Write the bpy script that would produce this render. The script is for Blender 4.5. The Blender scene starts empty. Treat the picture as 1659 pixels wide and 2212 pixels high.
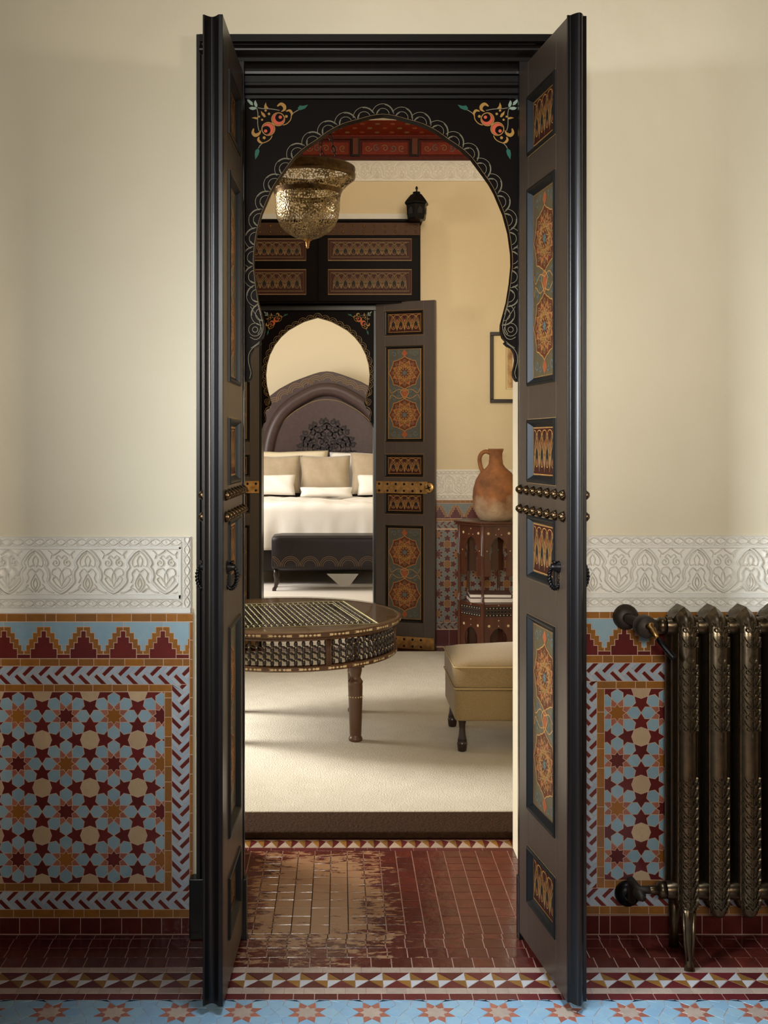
import bpy, bmesh, math, random
from mathutils import Vector, noise
random.seed(7)
PI = math.pi
sc = bpy.context.scene
COL = sc.collection
# ------------------------------------------------------------------ camera
F = 2350.0; PX, PY = 735.0, 960.0; CD = 3.525; CZ = 1.5855      # focal (px), principal point, distance to the front wall, eye height
cam_d = bpy.data.cameras.new('camera'); cam = bpy.data.objects.new('camera', cam_d); COL.objects.link(cam)
cam.location = (0, -CD, CZ); cam.rotation_euler = (PI/2, 0, 0)
cam_d.sensor_fit = 'HORIZONTAL'; cam_d.sensor_width = 36.0; cam_d.lens = 36.0*F/1659
cam_d.shift_x = (829.5-PX)/1659; cam_d.shift_y = -(1106-PY)/1659
cam_d.clip_start = 0.05; cam_d.clip_end = 100
sc.camera = cam
# ------------------------------------------------------------------ world, exposure
w = bpy.data.worlds.new('world'); sc.world = w; w.use_nodes = True
w.node_tree.nodes['Background'].inputs[0].default_value = (0.75, 0.82, 1.0, 1)
w.node_tree.nodes['Background'].inputs[1].default_value = 0.3
vs = sc.view_settings
vs.view_transform = 'Standard'; vs.look = 'None'; vs.gamma = 1.0; vs.use_curve_mapping = False
vs.exposure = 0.0
# ------------------------------------------------------------------ lights: daylight through the windows of the three rooms, plus added fills
def area(name, loc, target, sx, sy, watts, col, spread=180):
    d = bpy.data.lights.new(name, 'AREA'); d.shape = 'RECTANGLE'; d.size = sx; d.size_y = sy
    d.energy = watts; d.color = col; d.spread = math.radians(spread)
    o = bpy.data.objects.new(name, d); COL.objects.link(o); o.location = loc
    o.rotation_euler = (Vector(target)-Vector(loc)).to_track_quat('-Z', 'Y').to_euler()
    return o
area('front_window_light', (-0.5, -6.6, 2.5), (-0.1, 0, 1.9), 0.85, 1.1, 335, (1.0, 0.96, 0.87))
area('front_side_window_light', (-2.45, -2.6, 2.1), (0.62, -0.38, 1.2), 0.9, 1.2, 30, (0.84, 0.92, 1.0), 47)
area('front_right_fill', (2.85, -2.6, 1.9), (-0.3, -0.25, 1.5), 0.8, 1.2, 9, (1.0, 0.93, 0.82), 36)  # added fill from the right for the left leaf and radiator edges
area('front_floor_fill', (0.5, -1.35, 3.8), (0.5, -1.3, 0.0), 0.8, 0.8, 16, (0.74, 0.87, 1.0), 42)  # added overhead fill to brighten the blue floor, no roof opening behind it
area('sitting_window_light', (-2.9, 2.7, 1.7), (0.2, 2.0, 0.0), 1.1, 1.6, 76, (1.0, 0.97, 0.92), 78)
area('sitting_high_window_light', (-2.9, 2.6, 3.0), (0.2, 2.6, 2.9), 0.7, 0.7, 26, (1.0, 0.95, 0.86), 75)
area('sitting_wall_fill', (0.8, 1.6, 3.6), (0.5, 4.9, 2.9), 1.2, 0.8, 12, (1.0, 0.84, 0.64), 90)  # added warm fill for the upper back wall, hovers without a fixture
area('bedroom_window_light', (-2.7, 8.0, 2.0), (0.3, 8.7, 0.9), 2.0, 2.0, 94, (1.0, 0.97, 0.94), 150)
area('bedroom_upper_fill', (0.0, 7.6, 3.7), (0.0, 10.8, 2.4), 2.5, 1.2, 40, (1.0, 0.91, 0.76), 170)  # added fill below the bedroom ceiling, hovers without a fixture

# ------------------------------------------------------------------ helpers
def P(px, py, Y):                       # a point of the photograph at depth Y, in metres
    d = CD+Y
    return ((px-PX)*d/F, Y, CZ-(py-PY)*d/F)
def XX(px, Y): return (px-PX)*(CD+Y)/F
def ZZ(py, Y): return CZ-(py-PY)*(CD+Y)/F

def tag(o, label=None, cat=None, group=None, kind=None):
    if label: o['label'] = label
    if cat: o['category'] = cat
    if group: o['group'] = group
    if kind: o['kind'] = kind
    return o
def empty(name, loc=(0,0,0), rz=0, label=None, cat=None, group=None, kind=None, parent=None):
    o = bpy.data.objects.new(name, None); COL.objects.link(o)
    o.location = loc; o.rotation_euler = (0,0,rz); o.empty_display_size = 0.05
    if parent: o.parent = parent
    return tag(o, label, cat, group, kind)

class MB:
    def __init__(s): s.v=[]; s.f=[]; s.m=[]; s.sm=[]; s.uv={}
    def add(s, verts, faces, mi=0, smooth=False, uvs=None):
        b=len(s.v); s.v.extend(verts)
        for i,f in enumerate(faces):
            if uvs: s.uv[len(s.f)]=uvs[i]
            s.f.append(tuple(b+k for k in f)); s.m.append(mi); s.sm.append(smooth)
    def box(s, x0,x1,y0,y1,z0,z1, mi=0):
        v=[(x0,y0,z0),(x1,y0,z0),(x1,y1,z0),(x0,y1,z0),(x0,y0,z1),(x1,y0,z1),(x1,y1,z1),(x0,y1,z1)]
        s.add(v,[(0,3,2,1),(4,5,6,7),(0,1,5,4),(1,2,6,5),(2,3,7,6),(3,0,4,7)],mi)
    def prism(s, poly, w0, w1, fr, mi=0, smooth=False):   # polygon (u,v) swept from w0 to w1
        n=len(poly)
        v=[fr(u,q,w0) for u,q in poly]+[fr(u,q,w1) for u,q in poly]
        s.add(v,[tuple(range(n))[::-1],tuple(range(n,2*n))],mi)
        b=len(s.v)-2*n
        for i in range(n):
            j=(i+1)%n
            s.f.append((b+i,b+j,b+n+j,b+n+i)); s.m.append(mi); s.sm.append(smooth)
    def poly(s, poly, w, fr, mi=0):
        s.add([fr(u,q,w) for u,q in poly],[tuple(range(len(poly)))],mi)
    def lathe(s, prof, n=24, c=(0,0,0), mi=0, smooth=True, a0=0, axis='z', uv=False):  # prof: (r,z)
        v=[]
        for r,z in prof:
            for i in range(n):
                a=a0+2*PI*i/n
                if axis=='z': v.append((c[0]+r*math.cos(a),c[1]+r*math.sin(a),c[2]+z))
                elif axis=='y': v.append((c[0]+r*math.cos(a),c[1]+z,c[2]+r*math.sin(a)))
                else: v.append((c[0]+z,c[1]+r*math.cos(a),c[2]+r*math.sin(a)))
        fs=[]; uvs=[]; L=0
        for k in range(len(prof)-1):
            L2=L+math.hypot(prof[k+1][0]-prof[k][0],prof[k+1][1]-prof[k][1])
            for i in range(n):
                j=(i+1)%n
                fs.append((k*n+i,k*n+j,(k+1)*n+j,(k+1)*n+i))
                uvs.append(((i/n,L),((i+1)/n,L),((i+1)/n,L2),(i/n,L2)))
            L=L2
        s.add(v,fs,mi,smooth,uvs if uv else None)
    def tube(s, path, r, n=6, mi=0, closed=False, smooth=True, cap=True):
        path=[Vector(p) for p in path]; m=len(path)
        rr=r if isinstance(r,(list,tuple)) else [r]*m
        v=[]; up=None
        for i,p in enumerate(path):
            if closed: t=path[(i+1)%m]-path[i-1]
            else: t=path[min(i+1,m-1)]-path[max(i-1,0)]
            if t.length<1e-9: t=Vector((0,0,1))
            t.normalize()
            if up is None:
                up=Vector((0,0,1)) if abs(t.z)<0.9 else Vector((0,1,0))
            x=t.cross(up)
            if x.length<1e-6: x=t.orthogonal()
            x.normalize(); y=x.cross(t).normalized(); up=y
            for k in range(n):
                a=2*PI*k/n
                q=p+x*math.cos(a)*rr[i]+y*math.sin(a)*rr[i]; v.append(q[:])
        fs=[]
        for i in range(m if closed else m-1):
            j=(i+1)%m
            for k in range(n):
                l=(k+1)%n; fs.append((i*n+k,i*n+l,j*n+l,j*n+k))
        s.add(v,fs,mi,smooth)
        if cap and not closed:
            b=len(s.v)-m*n
            s.f.append(tuple(range(b,b+n))); s.m.append(mi); s.sm.append(False)
            s.f.append(tuple(range(b+(m-1)*n,b+m*n))); s.m.append(mi); s.sm.append(False)
    def ribbon(s, path, wd, fr, w=0.0, mi=0, relief=0.0, closed=False, slope=0.35, flat_back=True):
        m=len(path); L=[];R=[]; 
        ws=wd if isinstance(wd,(list,tuple)) else [wd]*m
        for i in range(m):
            if closed: a=path[i-1]; b=path[(i+1)%m]
            else: a=path[max(i-1,0)]; b=path[min(i+1,m-1)]
            tx,ty=b[0]-a[0],b[1]-a[1]; l=math.hypot(tx,ty) or 1
            nx,ny=-ty/l,tx/l; h=ws[i]/2
            L.append((path[i][0]+nx*h,path[i][1]+ny*h,nx,ny)); R.append((path[i][0]-nx*h,path[i][1]-ny*h,nx,ny))
        rng=range(m if closed else m-1)
        if relief<=0:
            v=[fr(a[0],a[1],w) for a in L]+[fr(a[0],a[1],w) for a in R]
            s.add(v,[(i,(i+1)%m,m+(i+1)%m,m+i) for i in rng],mi)
        else:
            v=[fr(a[0],a[1],w) for a in L]
            v+=[fr(L[i][0]-L[i][2]*ws[i]*slope,L[i][1]-L[i][3]*ws[i]*slope,w+relief) for i in range(m)]
            v+=[fr(R[i][0]+R[i][2]*ws[i]*slope,R[i][1]+R[i][3]*ws[i]*slope,w+relief) for i in range(m)]
            v+=[fr(a[0],a[1],w) for a in R]
            fs=[]
            for i in rng:
                j=(i+1)%m
                for k in range(3): fs.append((k*m+i,k*m+j,(k+1)*m+j,(k+1)*m+i))
            s.add(v,fs,mi)
    def mesh(s, name, mats, recalc=True):
        me=bpy.data.meshes.new(name); me.from_pydata(s.v,[],s.f)
        for mt in (mats if isinstance(mats,(list,tuple)) else [mats]): me.materials.append(mt)
        me.polygons.foreach_set('material_index',s.m); me.polygons.foreach_set('use_smooth',s.sm)
        if s.uv:
            ul=me.uv_layers.new(name='UVMap')
            for fi,q in s.uv.items():
                p=me.polygons[fi]
                for k,li in enumerate(p.loop_indices): ul.data[li].uv=q[k]
        if recalc:
            bm=bmesh.new(); bm.from_mesh(me); bmesh.ops.recalc_face_normals(bm,faces=bm.faces); bm.to_mesh(me); bm.free()
        me.update(); return me
    def build(s, name, mats, parent=None, label=None, cat=None, group=None, kind=None, bevel=0, recalc=True, loc=None, seg=2):
        o=bpy.data.objects.new(name, s.mesh(name,mats,recalc)); COL.objects.link(o)
        if parent: o.parent=parent
        if loc: o.location=loc
        if bevel:
            b=o.modifiers.new('bevel','BEVEL'); b.width=bevel; b.segments=seg; b.limit_method='ANGLE'; b.angle_limit=math.radians(40)
        return tag(o,label,cat,group,kind)
def inst(name, me, parent=None, loc=(0,0,0), rot=None, label=None, cat=None, group=None, kind=None):
    o=bpy.data.objects.new(name,me); COL.objects.link(o)
    if parent: o.parent=parent
    o.location=loc
    if rot: o.rotation_euler=rot
    return tag(o,label,cat,group,kind)
def copy_tree(o, parent=None):
    c=o.copy(); COL.objects.link(c)
    if parent: c.parent=parent
    for ch in list(o.children): copy_tree(ch,c)
    return c
# frames: (u across, v up, w out of the surface)
def wallF(Y): return lambda u,v,w: (u, Y-w, v)
def floorF(Z): return lambda u,v,w: (u, v, Z+w)
def faceF(s): return lambda u,v,w: (u, -s*w, v)

# ------------------------------------------------------------------ materials
def srgb(r,g,b):
    f=lambda c: (c/255/12.92) if c<=10 else ((c/255+0.055)/1.055)**2.4
    return (f(r),f(g),f(b),1)
MATS={}
def mat(name, col, rough=0.5, metal=0.0, col2=None, per='object', nscale=0, namt=0.0, ncol=None, bump=0.0, bscale=60, spec=0.5, coat=0.0, rvar=0.0, stretch=None, sheen=0):
    m=bpy.data.materials.new(name); m.use_nodes=True; nt=m.node_tree; N=nt.nodes; L=nt.links
    b=N['Principled BSDF']; b.inputs['Roughness'].default_value=rough; b.inputs['Metallic'].default_value=metal
    b.inputs['Specular IOR Level'].default_value=spec; b.inputs['Coat Weight'].default_value=coat
    if sheen: b.inputs['Sheen Weight'].default_value=sheen
    col=tuple(col) if len(col)==4 else (*col,1)
    b.inputs['Base Color'].default_value=col
    cur=None
    if col2 is not None:
        col2=tuple(col2) if len(col2)==4 else (*col2,1)
        mx=N.new('ShaderNodeMix'); mx.data_type='RGBA'; mx.inputs[6].default_value=col; mx.inputs[7].default_value=col2
        if per=='object': src=N.new('ShaderNodeObjectInfo').outputs['Random']
        else: src=N.new('ShaderNodeNewGeometry').outputs['Random Per Island']
        L.new(src,mx.inputs[0]); cur=mx.outputs[2]
    tc=N.new('ShaderNodeTexCoord'); co=tc.outputs['Object']
    if per=='object' and col2 is not None:
        # decorrelate the grain of alike pieces
        ad=N.new('ShaderNodeVectorMath'); ad.operation='ADD'; L.new(co,ad.inputs[0])
        oi=N.new('ShaderNodeObjectInfo'); L.new(oi.outputs['Location'],ad.inputs[1]); co=ad.outputs[0]
    if stretch:
        mp=N.new('ShaderNodeMapping'); mp.inputs['Scale'].default_value=stretch; L.new(co,mp.inputs[0]); co=mp.outputs[0]
    if nscale:
        nz=N.new('ShaderNodeTexNoise'); nz.inputs['Scale'].default_value=nscale; nz.inputs['Detail'].default_value=5; nz.inputs['Roughness'].default_value=0.6
        L.new(co,nz.inputs['Vector'])
        rp=N.new('ShaderNodeMapRange'); rp.inputs[1].default_value=0.35; rp.inputs[2].default_value=0.65; rp.inputs[3].default_value=0; rp.inputs[4].default_value=namt
        L.new(nz.outputs['Fac'],rp.inputs[0])
        mx=N.new('ShaderNodeMix'); mx.data_type='RGBA'
        if cur: L.new(cur,mx.inputs[6])
        else: mx.inputs[6].default_value=col
        nc=ncol if ncol else (col[0]*0.5,col[1]*0.5,col[2]*0.5,1)
        mx.inputs[7].default_value=tuple(nc) if len(nc)==4 else (*nc,1)
        L.new(rp.outputs[0],mx.inputs[0]); cur=mx.outputs[2]
    if cur: L.new(cur,b.inputs['Base Color'])
    if bump:
        nz=N.new('ShaderNodeTexNoise'); nz.inputs['Scale'].default_value=bscale; nz.inputs['Detail'].default_value=4
        L.new(co,nz.inputs['Vector'])
        bp=N.new('ShaderNodeBump'); bp.inputs['Strength'].default_value=1.0; bp.inputs['Distance'].default_value=bump
        L.new(nz.outputs['Fac'],bp.inputs['Height']); L.new(bp.outputs[0],b.inputs['Normal'])
        if rvar:
            rr=N.new('ShaderNodeMapRange'); rr.inputs[3].default_value=rough-rvar; rr.inputs[4].default_value=rough+rvar
            L.new(nz.outputs['Fac'],rr.inputs[0]); L.new(rr.outputs[0],b.inputs['Roughness'])
    MATS[name]=m; return m
plaster=mat('plaster_cream', srgb(220,209,182), 0.55, nscale=2.2, namt=0.35, ncol=srgb(210,198,168), bump=0.004, bscale=9)
plaster_warm=mat('plaster_warm', srgb(218,200,164), 0.7, nscale=2, namt=0.3, ncol=srgb(208,188,150), bump=0.002, bscale=20)
plaster_bed=mat('plaster_bedroom', srgb(224,210,180), 0.75, bump=0.002, bscale=20)
plaster_dim=mat('dark_strap', srgb(70,46,28), 0.5, 0.2, nscale=30, namt=0.6, ncol=srgb(52,34,22), bump=0.0006, bscale=60, spec=0.15)
pnt_dark=mat('dark_teardrop', srgb(34,31,26), 0.5, spec=0.1)
plaster_white=mat('carved_plaster', srgb(230,225,214), 0.8, nscale=14, namt=0.3, ncol=srgb(216,209,196), bump=0.001, bscale=120)
plaster_deep=mat('plaster_deep_ochre', srgb(122,96,68), 0.8)
cedar=mat('cedar_ceiling', srgb(84,58,40), 0.6)
ceil_white=mat('ceiling_white', srgb(232,226,212), 0.8)
grout=mat('grout', srgb(206,172,146), 0.9, bump=0.001, bscale=200)
grout_dark=mat('floor_grout', srgb(184,146,128), 0.9, bump=0.001, bscale=200)
ZB=dict(bump=0.0006, bscale=70)
z_blue=mat('glaze_blue', srgb(146,172,182), 0.3, col2=srgb(128,160,174), nscale=30, namt=0.35, ncol=srgb(164,182,184), **ZB)
z_ochre=mat('glaze_ochre', srgb(164,106,40), 0.28, col2=srgb(138,92,46), nscale=40, namt=0.4, ncol=srgb(120,76,34), **ZB)
z_red=mat('glaze_dark_red', srgb(112,38,34), 0.28, col2=srgb(92,32,30), nscale=30, namt=0.4, ncol=srgb(80,26,26), **ZB)
z_salmon=mat('glaze_salmon', srgb(172,106,84), 0.32, col2=srgb(152,92,78), nscale=40, namt=0.3, ncol=srgb(140,80,66), **ZB)
z_cream=mat('glaze_cream', srgb(206,178,140), 0.32, col2=srgb(190,162,126), nscale=50, namt=0.4, ncol=srgb(176,150,118), **ZB)
z_strap=mat('glaze_pale_blue', srgb(170,184,196), 0.3, col2=srgb(150,170,188), nscale=30, namt=0.3, ncol=srgb(178,186,188), **ZB)
z_centre=mat('glaze_star_mixed', srgb(160,100,36), 0.28, col2=srgb(140,86,34), **ZB)
f_red=mat('floor_glaze_red', srgb(104,42,34), 0.2, col2=srgb(84,34,29), nscale=25, namt=0.5, ncol=srgb(66,26,24), bump=0.0012, bscale=32, rvar=0.08)
def wear(m, worn, rough=None):
    """glaze trodden away in one patch of the threshold (placed in the room, not on the tile)"""
    nt=m.node_tree; N=nt.nodes; L=nt.links; b=N['Principled BSDF']; src=b.inputs['Base Color']
    old=src.links[0].from_socket if src.links else None; oc=tuple(src.default_value)
    g=N.new('ShaderNodeNewGeometry'); sp=N.new('ShaderNodeSeparateXYZ'); L.new(g.outputs['Position'],sp.inputs[0])
    def math_(op,a,b=None,c=None):
        n=N.new('ShaderNodeMath'); n.operation=op
        for k,v in enumerate((a,b,c)):
            if v is None: continue
            if isinstance(v,(int,float)): n.inputs[k].default_value=v
            else: L.new(v,n.inputs[k])
        return n.outputs[0]
    dx=math_('ABSOLUTE',math_('MULTIPLY_ADD',sp.outputs['X'],1/0.215,0.080/0.215)); dy_=math_('ABSOLUTE',math_('MULTIPLY_ADD',sp.outputs['Y'],1/0.40,-0.29/0.40))
    d=math_('POWER',math_('ADD',math_('POWER',dx,4.0),math_('POWER',dy_,4.0)),0.25)
    def noise(sc,det,scale):
        mp=N.new('ShaderNodeMapping'); mp.inputs['Scale'].default_value=scale; L.new(g.outputs['Position'],mp.inputs[0])
        n=N.new('ShaderNodeTexNoise'); n.inputs['Scale'].default_value=sc; n.inputs['Detail'].default_value=det; n.inputs['Roughness'].default_value=0.68; L.new(mp.outputs[0],n.inputs['Vector']); return n.outputs['Fac']
    v=math_('SUBTRACT',1.0,d)
    v=math_('ADD',v,math_('MULTIPLY_ADD',noise(11,7,(0.8,1.5,1)),3.0,-1.5))
    v=math_('ADD',v,math_('MULTIPLY_ADD',noise(34,5,(0.5,1.9,1)),2.6,-1.3))
    mr=N.new('ShaderNodeMapRange'); mr.inputs[1].default_value=-0.06; mr.inputs[2].default_value=0.10; L.new(v,mr.inputs[0])
    mx=N.new('ShaderNodeMix'); mx.data_type='RGBA'; L.new(mr.outputs[0],mx.inputs[0])
    if old: L.new(old,mx.inputs[6])
    else: mx.inputs[6].default_value=oc
    mx.inputs[7].default_value=worn; L.new(mx.outputs[2],src)
wear(f_red, srgb(164,124,92)); wear(grout_dark, srgb(52,36,28))
f_cream=mat('floor_cream', srgb(190,166,146), 0.4, col2=srgb(172,150,136), nscale=40, namt=0.3, **ZB)
f_white=mat('floor_white', srgb(204,198,196), 0.35, col2=srgb(188,184,184), nscale=40, namt=0.3, ncol=srgb(170,166,166), **ZB)
f_ochre=mat('floor_ochre', srgb(150,104,46), 0.3, col2=srgb(124,88,44), **ZB)
f_blue=mat('floor_blue', srgb(136,170,194), 0.35, col2=srgb(150,178,188), nscale=20, namt=0.35, ncol=srgb(120,152,180), **ZB)
f_bar=mat('floor_dark_red', srgb(108,40,42), 0.28, col2=srgb(84,32,34), nscale=25, namt=0.4, **ZB)
wood_black=mat('black_lacquer', srgb(12,9,9), 0.30, nscale=60, namt=0.3, ncol=srgb(20,16,14), bump=0.00012, bscale=45, stretch=(1,1,0.12), rvar=0.03, spec=0.4)
wood_black2=mat('black_board', srgb(14,9,8), 0.4, nscale=50, namt=0.4, ncol=srgb(18,12,10), spec=0.03)
wood_black3=mat('black_moulding', srgb(13,10,9), 0.34, nscale=50, namt=0.4, ncol=srgb(20,15,13), spec=0.2)
wood_leaf=mat('dark_painted_wood', srgb(64,53,44), 0.36, nscale=50, namt=0.5, ncol=srgb(52,42,35), bump=0.0004, bscale=60, stretch=(1,1,0.08))
wood_leaf2=mat('brown_painted_wood', srgb(66,54,46), 0.35, nscale=50, namt=0.5, ncol=srgb(52,42,36), bump=0.0004, bscale=60, stretch=(1,1,0.08))
mould_blue=mat('slate_moulding', srgb(15,17,19), 0.42, spec=0.2)
gold=mat('gold_paint', srgb(170,124,70), 0.4, nscale=80, namt=0.5, ncol=srgb(130,92,50), spec=0.15)
gold_dim=mat('faded_gold_paint', srgb(132,106,68), 0.5, nscale=80, namt=0.5, ncol=srgb(96,76,50), spec=0.15)
line_pale=mat('pale_paint', srgb(118,110,84), 0.5)
pnt_orange=mat('orange_paint', srgb(150,82,48), 0.5, nscale=60, namt=0.5, ncol=srgb(110,56,34), spec=0.15)
pnt_rust=mat('rust_paint', srgb(92,48,30), 0.5, nscale=60, namt=0.5, ncol=srgb(70,38,26), spec=0.15)
pnt_teal=mat('teal_paint', srgb(70,66,52), 0.5, nscale=30, namt=0.6, ncol=srgb(50,48,40))
pnt_slate=mat('slate_paint', srgb(86,92,86), 0.5, spec=0.15)
pnt_green=mat('green_paint', srgb(24,84,70), 0.5, spec=0.2)
pnt_coral=mat('coral_paint', srgb(186,80,54), 0.5, spec=0.2)
pnt_mint=mat('mint_paint', srgb(128,146,130), 0.5, spec=0.2)
pnt_yellow=mat('ochre_paint', srgb(156,116,52), 0.5, spec=0.2)
panel_base=mat('panel_olive', srgb(86,75,52), 0.4, nscale=30, namt=0.5, ncol=srgb(70,61,44), spec=0.3)
panel_red=mat('panel_red_brown', srgb(58,27,18), 0.5, nscale=30, namt=0.5, ncol=srgb(44,22,17), spec=0.12)
brass=mat('aged_brass', srgb(186,146,92), 0.34, 1.0, nscale=30, namt=0.7, ncol=srgb(122,84,48), bump=0.0008, bscale=50)
brass_dark=mat('dark_brass', srgb(96,76,52), 0.32, 1.0, nscale=60, namt=0.6, ncol=srgb(52,38,26))
iron=mat('black_iron', srgb(26,24,24), 0.35, 0.8, bump=0.0005, bscale=120)
bronze=mat('cast_iron_bronze', srgb(96,80,59), 0.30, 0.9, nscale=40, namt=0.5, ncol=srgb(62,51,38), bump=0.00025, bscale=140, rvar=0.06)
rust=mat('old_pipe_flange', srgb(62,52,42), 0.55, 0.5, nscale=60, namt=0.5, ncol=srgb(40,32,28))
walnut=mat('walnut', srgb(92,60,37), 0.36, nscale=30, namt=0.6, ncol=srgb(62,39,25), stretch=(1,1,0.15))
walnut_red=mat('red_walnut', srgb(84,42,24), 0.28, nscale=30, namt=0.6, ncol=srgb(52,26,16), stretch=(1,1,0.15), coat=0.2)
ebony=mat('ebony', srgb(34,20,16), 0.28, coat=0.2)
bone=mat('bone_inlay', srgb(214,190,146), 0.4)
olive=mat('gold_linen', srgb(142,117,74), 0.75, nscale=160, namt=0.6, ncol=srgb(114,92,56), bump=0.0008, bscale=320, sheen=0.2)
rug_c=mat('wool_ivory', srgb(202,192,170), 0.95, nscale=9, namt=0.5, ncol=srgb(186,174,150), bump=0.005, bscale=140, sheen=0.2)
rug_b=mat('wool_brown', srgb(62,42,27), 0.95, nscale=60, namt=0.6, ncol=srgb(42,28,19), bump=0.008, bscale=90, spec=0.1)
leather=mat('brown_leather', srgb(70,53,51), 0.4, nscale=20, namt=0.5, ncol=srgb(54,40,39), bump=0.0008, bscale=120)
leather_d=mat('dark_leather', srgb(30,22,23), 0.4, nscale=20, namt=0.5, ncol=srgb(22,17,18), bump=0.0006, bscale=140, spec=0.3)
stitch=mat('stitching', srgb(122,96,62), 0.6)
embroid=mat('embroidery', srgb(26,17,19), 0.7)
linen_w=mat('white_linen', srgb(238,232,222), 0.85, bump=0.002, bscale=18)
linen_c=mat('cream_linen', srgb(230,216,186), 0.85, bump=0.002, bscale=18)
linen_g=mat('taupe_velvet', srgb(178,160,132), 0.7, nscale=12, namt=0.4, ncol=srgb(158,140,112), bump=0.003, bscale=14, sheen=0.4)
carpet_w=mat('pale_carpet', srgb(226,218,206), 0.95, bump=0.004, bscale=60)
red_wood=mat('painted_red_wood', srgb(118,40,22), 0.5, nscale=40, namt=0.6, ncol=srgb(80,30,20), spec=0.12)
red_dark=mat('painted_dark_red_wood', srgb(84,30,20), 0.5, nscale=40, namt=0.6, ncol=srgb(58,24,18), spec=0.12)
terracotta=mat('weathered_terracotta', srgb(164,108,68), 0.9, nscale=7, namt=0.9, ncol=srgb(108,74,52), bump=0.008, bscale=24, spec=0.2)
paper=mat('mat_board', srgb(226,206,160), 0.8)
pages=mat('book_pages', srgb(236,228,214), 0.8)
cover=mat('book_cover', srgb(88,62,56), 0.5)
print_m=mat('old_print', srgb(206,170,116), 0.8, nscale=14, namt=0.9, ncol=srgb(128,90,58))
frame_b=mat('dark_frame', srgb(40,28,22), 0.35)
hole_dark=mat('dark_hollow', srgb(20,14,12), 0.8)
# jar: chalky lower belly, a stain with a shape of its own
def jar_tune():
    nt=terracotta.node_tree; N=nt.nodes; L=nt.links; b=N['Principled BSDF']
    src=b.inputs['Base Color'].links[0].from_socket
    tc=N.new('ShaderNodeTexCoord'); sx=N.new('ShaderNodeSeparateXYZ'); L.new(tc.outputs['Object'],sx.inputs[0])
    nz=N.new('ShaderNodeTexNoise'); nz.inputs['Scale'].default_value=9; nz.inputs['Detail'].default_value=6; L.new(tc.outputs['Object'],nz.inputs['Vector'])
    ad=N.new('ShaderNodeMath'); ad.operation='MULTIPLY_ADD'; ad.inputs[1].default_value=0.35; L.new(nz.outputs['Fac'],ad.inputs[0]); L.new(sx.outputs['Z'],ad.inputs[2])
    mr=N.new('ShaderNodeMapRange'); mr.inputs[1].default_value=0.36; mr.inputs[2].default_value=0.24; mr.inputs[3].default_value=0; mr.inputs[4].default_value=0.8; L.new(ad.outputs[0],mr.inputs[0])
    mx=N.new('ShaderNodeMix'); mx.data_type='RGBA'; L.new(mr.outputs[0],mx.inputs[0]); L.new(src,mx.inputs[6]); mx.inputs[7].default_value=srgb(188,164,134)
    L.new(mx.outputs[2],b.inputs['Base Color'])
jar_tune()
# pierced brass: real see-through holes
def pierced():
    m=mat('pierced_brass', srgb(184,164,128), 0.3, 1.0, nscale=26, namt=0.8, ncol=srgb(96,82,58))
    nt=m.node_tree; N=nt.nodes; L=nt.links; b=N['Principled BSDF']; out=N['Material Output']
    uv=N.new('ShaderNodeUVMap'); mp=N.new('ShaderNodeMapping'); mp.inputs['Scale'].default_value=(1.35,1,1); L.new(uv.outputs[0],mp.inputs[0])
    vo=N.new('ShaderNodeTexVoronoi'); vo.voronoi_dimensions='2D'; vo.inputs['Scale'].default_value=82; L.new(mp.outputs[0],vo.inputs['Vector'])
    nz=N.new('ShaderNodeTexNoise'); nz.noise_dimensions='2D'; nz.inputs['Scale'].default_value=9; L.new(mp.outputs[0],nz.inputs['Vector'])
    th=N.new('ShaderNodeMapRange'); th.inputs[1].default_value=0.36; th.inputs[2].default_value=0.64; th.inputs[3].default_value=0.26; th.inputs[4].default_value=0.52; L.new(nz.outputs['Fac'],th.inputs[0])
    lt=N.new('ShaderNodeMath'); lt.operation='LESS_THAN'; L.new(vo.outputs['Distance'],lt.inputs[0]); L.new(th.outputs[0],lt.inputs[1])
    tr=N.new('ShaderNodeBsdfTransparent'); ms=N.new('ShaderNodeMixShader'); L.new(lt.outputs[0],ms.inputs[0]); L.new(b.outputs[0],ms.inputs[1]); L.new(tr.outputs[0],ms.inputs[2])
    L.new(ms.outputs[0],out.inputs['Surface'])
    bp=N.new('ShaderNodeBump'); bp.inputs['Distance'].default_value=0.002; L.new(vo.outputs['Distance'],bp.inputs['Height']); L.new(bp.outputs[0],b.inputs['Normal'])
    return m
pierced_brass=pierced()
def sheet_glass():
    m=bpy.data.materials.new('sheet_glass'); m.use_nodes=True; nt=m.node_tree; N=nt.nodes; L=nt.links
    N.remove(N['Principled BSDF']); out=N['Material Output']
    tr=N.new('ShaderNodeBsdfTransparent'); tr.inputs[0].default_value=(0.93,0.96,0.93,1)
    gl=N.new('ShaderNodeBsdfGlossy'); gl.inputs['Roughness'].default_value=0.02
    fr=N.new('ShaderNodeFresnel'); fr.inputs[0].default_value=1.33
    ge=N.new('ShaderNodeNewGeometry'); one=N.new('ShaderNodeMath'); one.operation='SUBTRACT'; one.inputs[0].default_value=1.0; L.new(ge.outputs['Backfacing'],one.inputs[1])
    mu=N.new('ShaderNodeMath'); mu.operation='MULTIPLY'; L.new(fr.outputs[0],mu.inputs[0]); L.new(one.outputs[0],mu.inputs[1])
    ms=N.new('ShaderNodeMixShader'); L.new(mu.outputs[0],ms.inputs[0]); L.new(tr.outputs[0],ms.inputs[1]); L.new(gl.outputs[0],ms.inputs[2]); L.new(ms.outputs[0],out.inputs['Surface'])
    return m
glass=sheet_glass()

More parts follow.
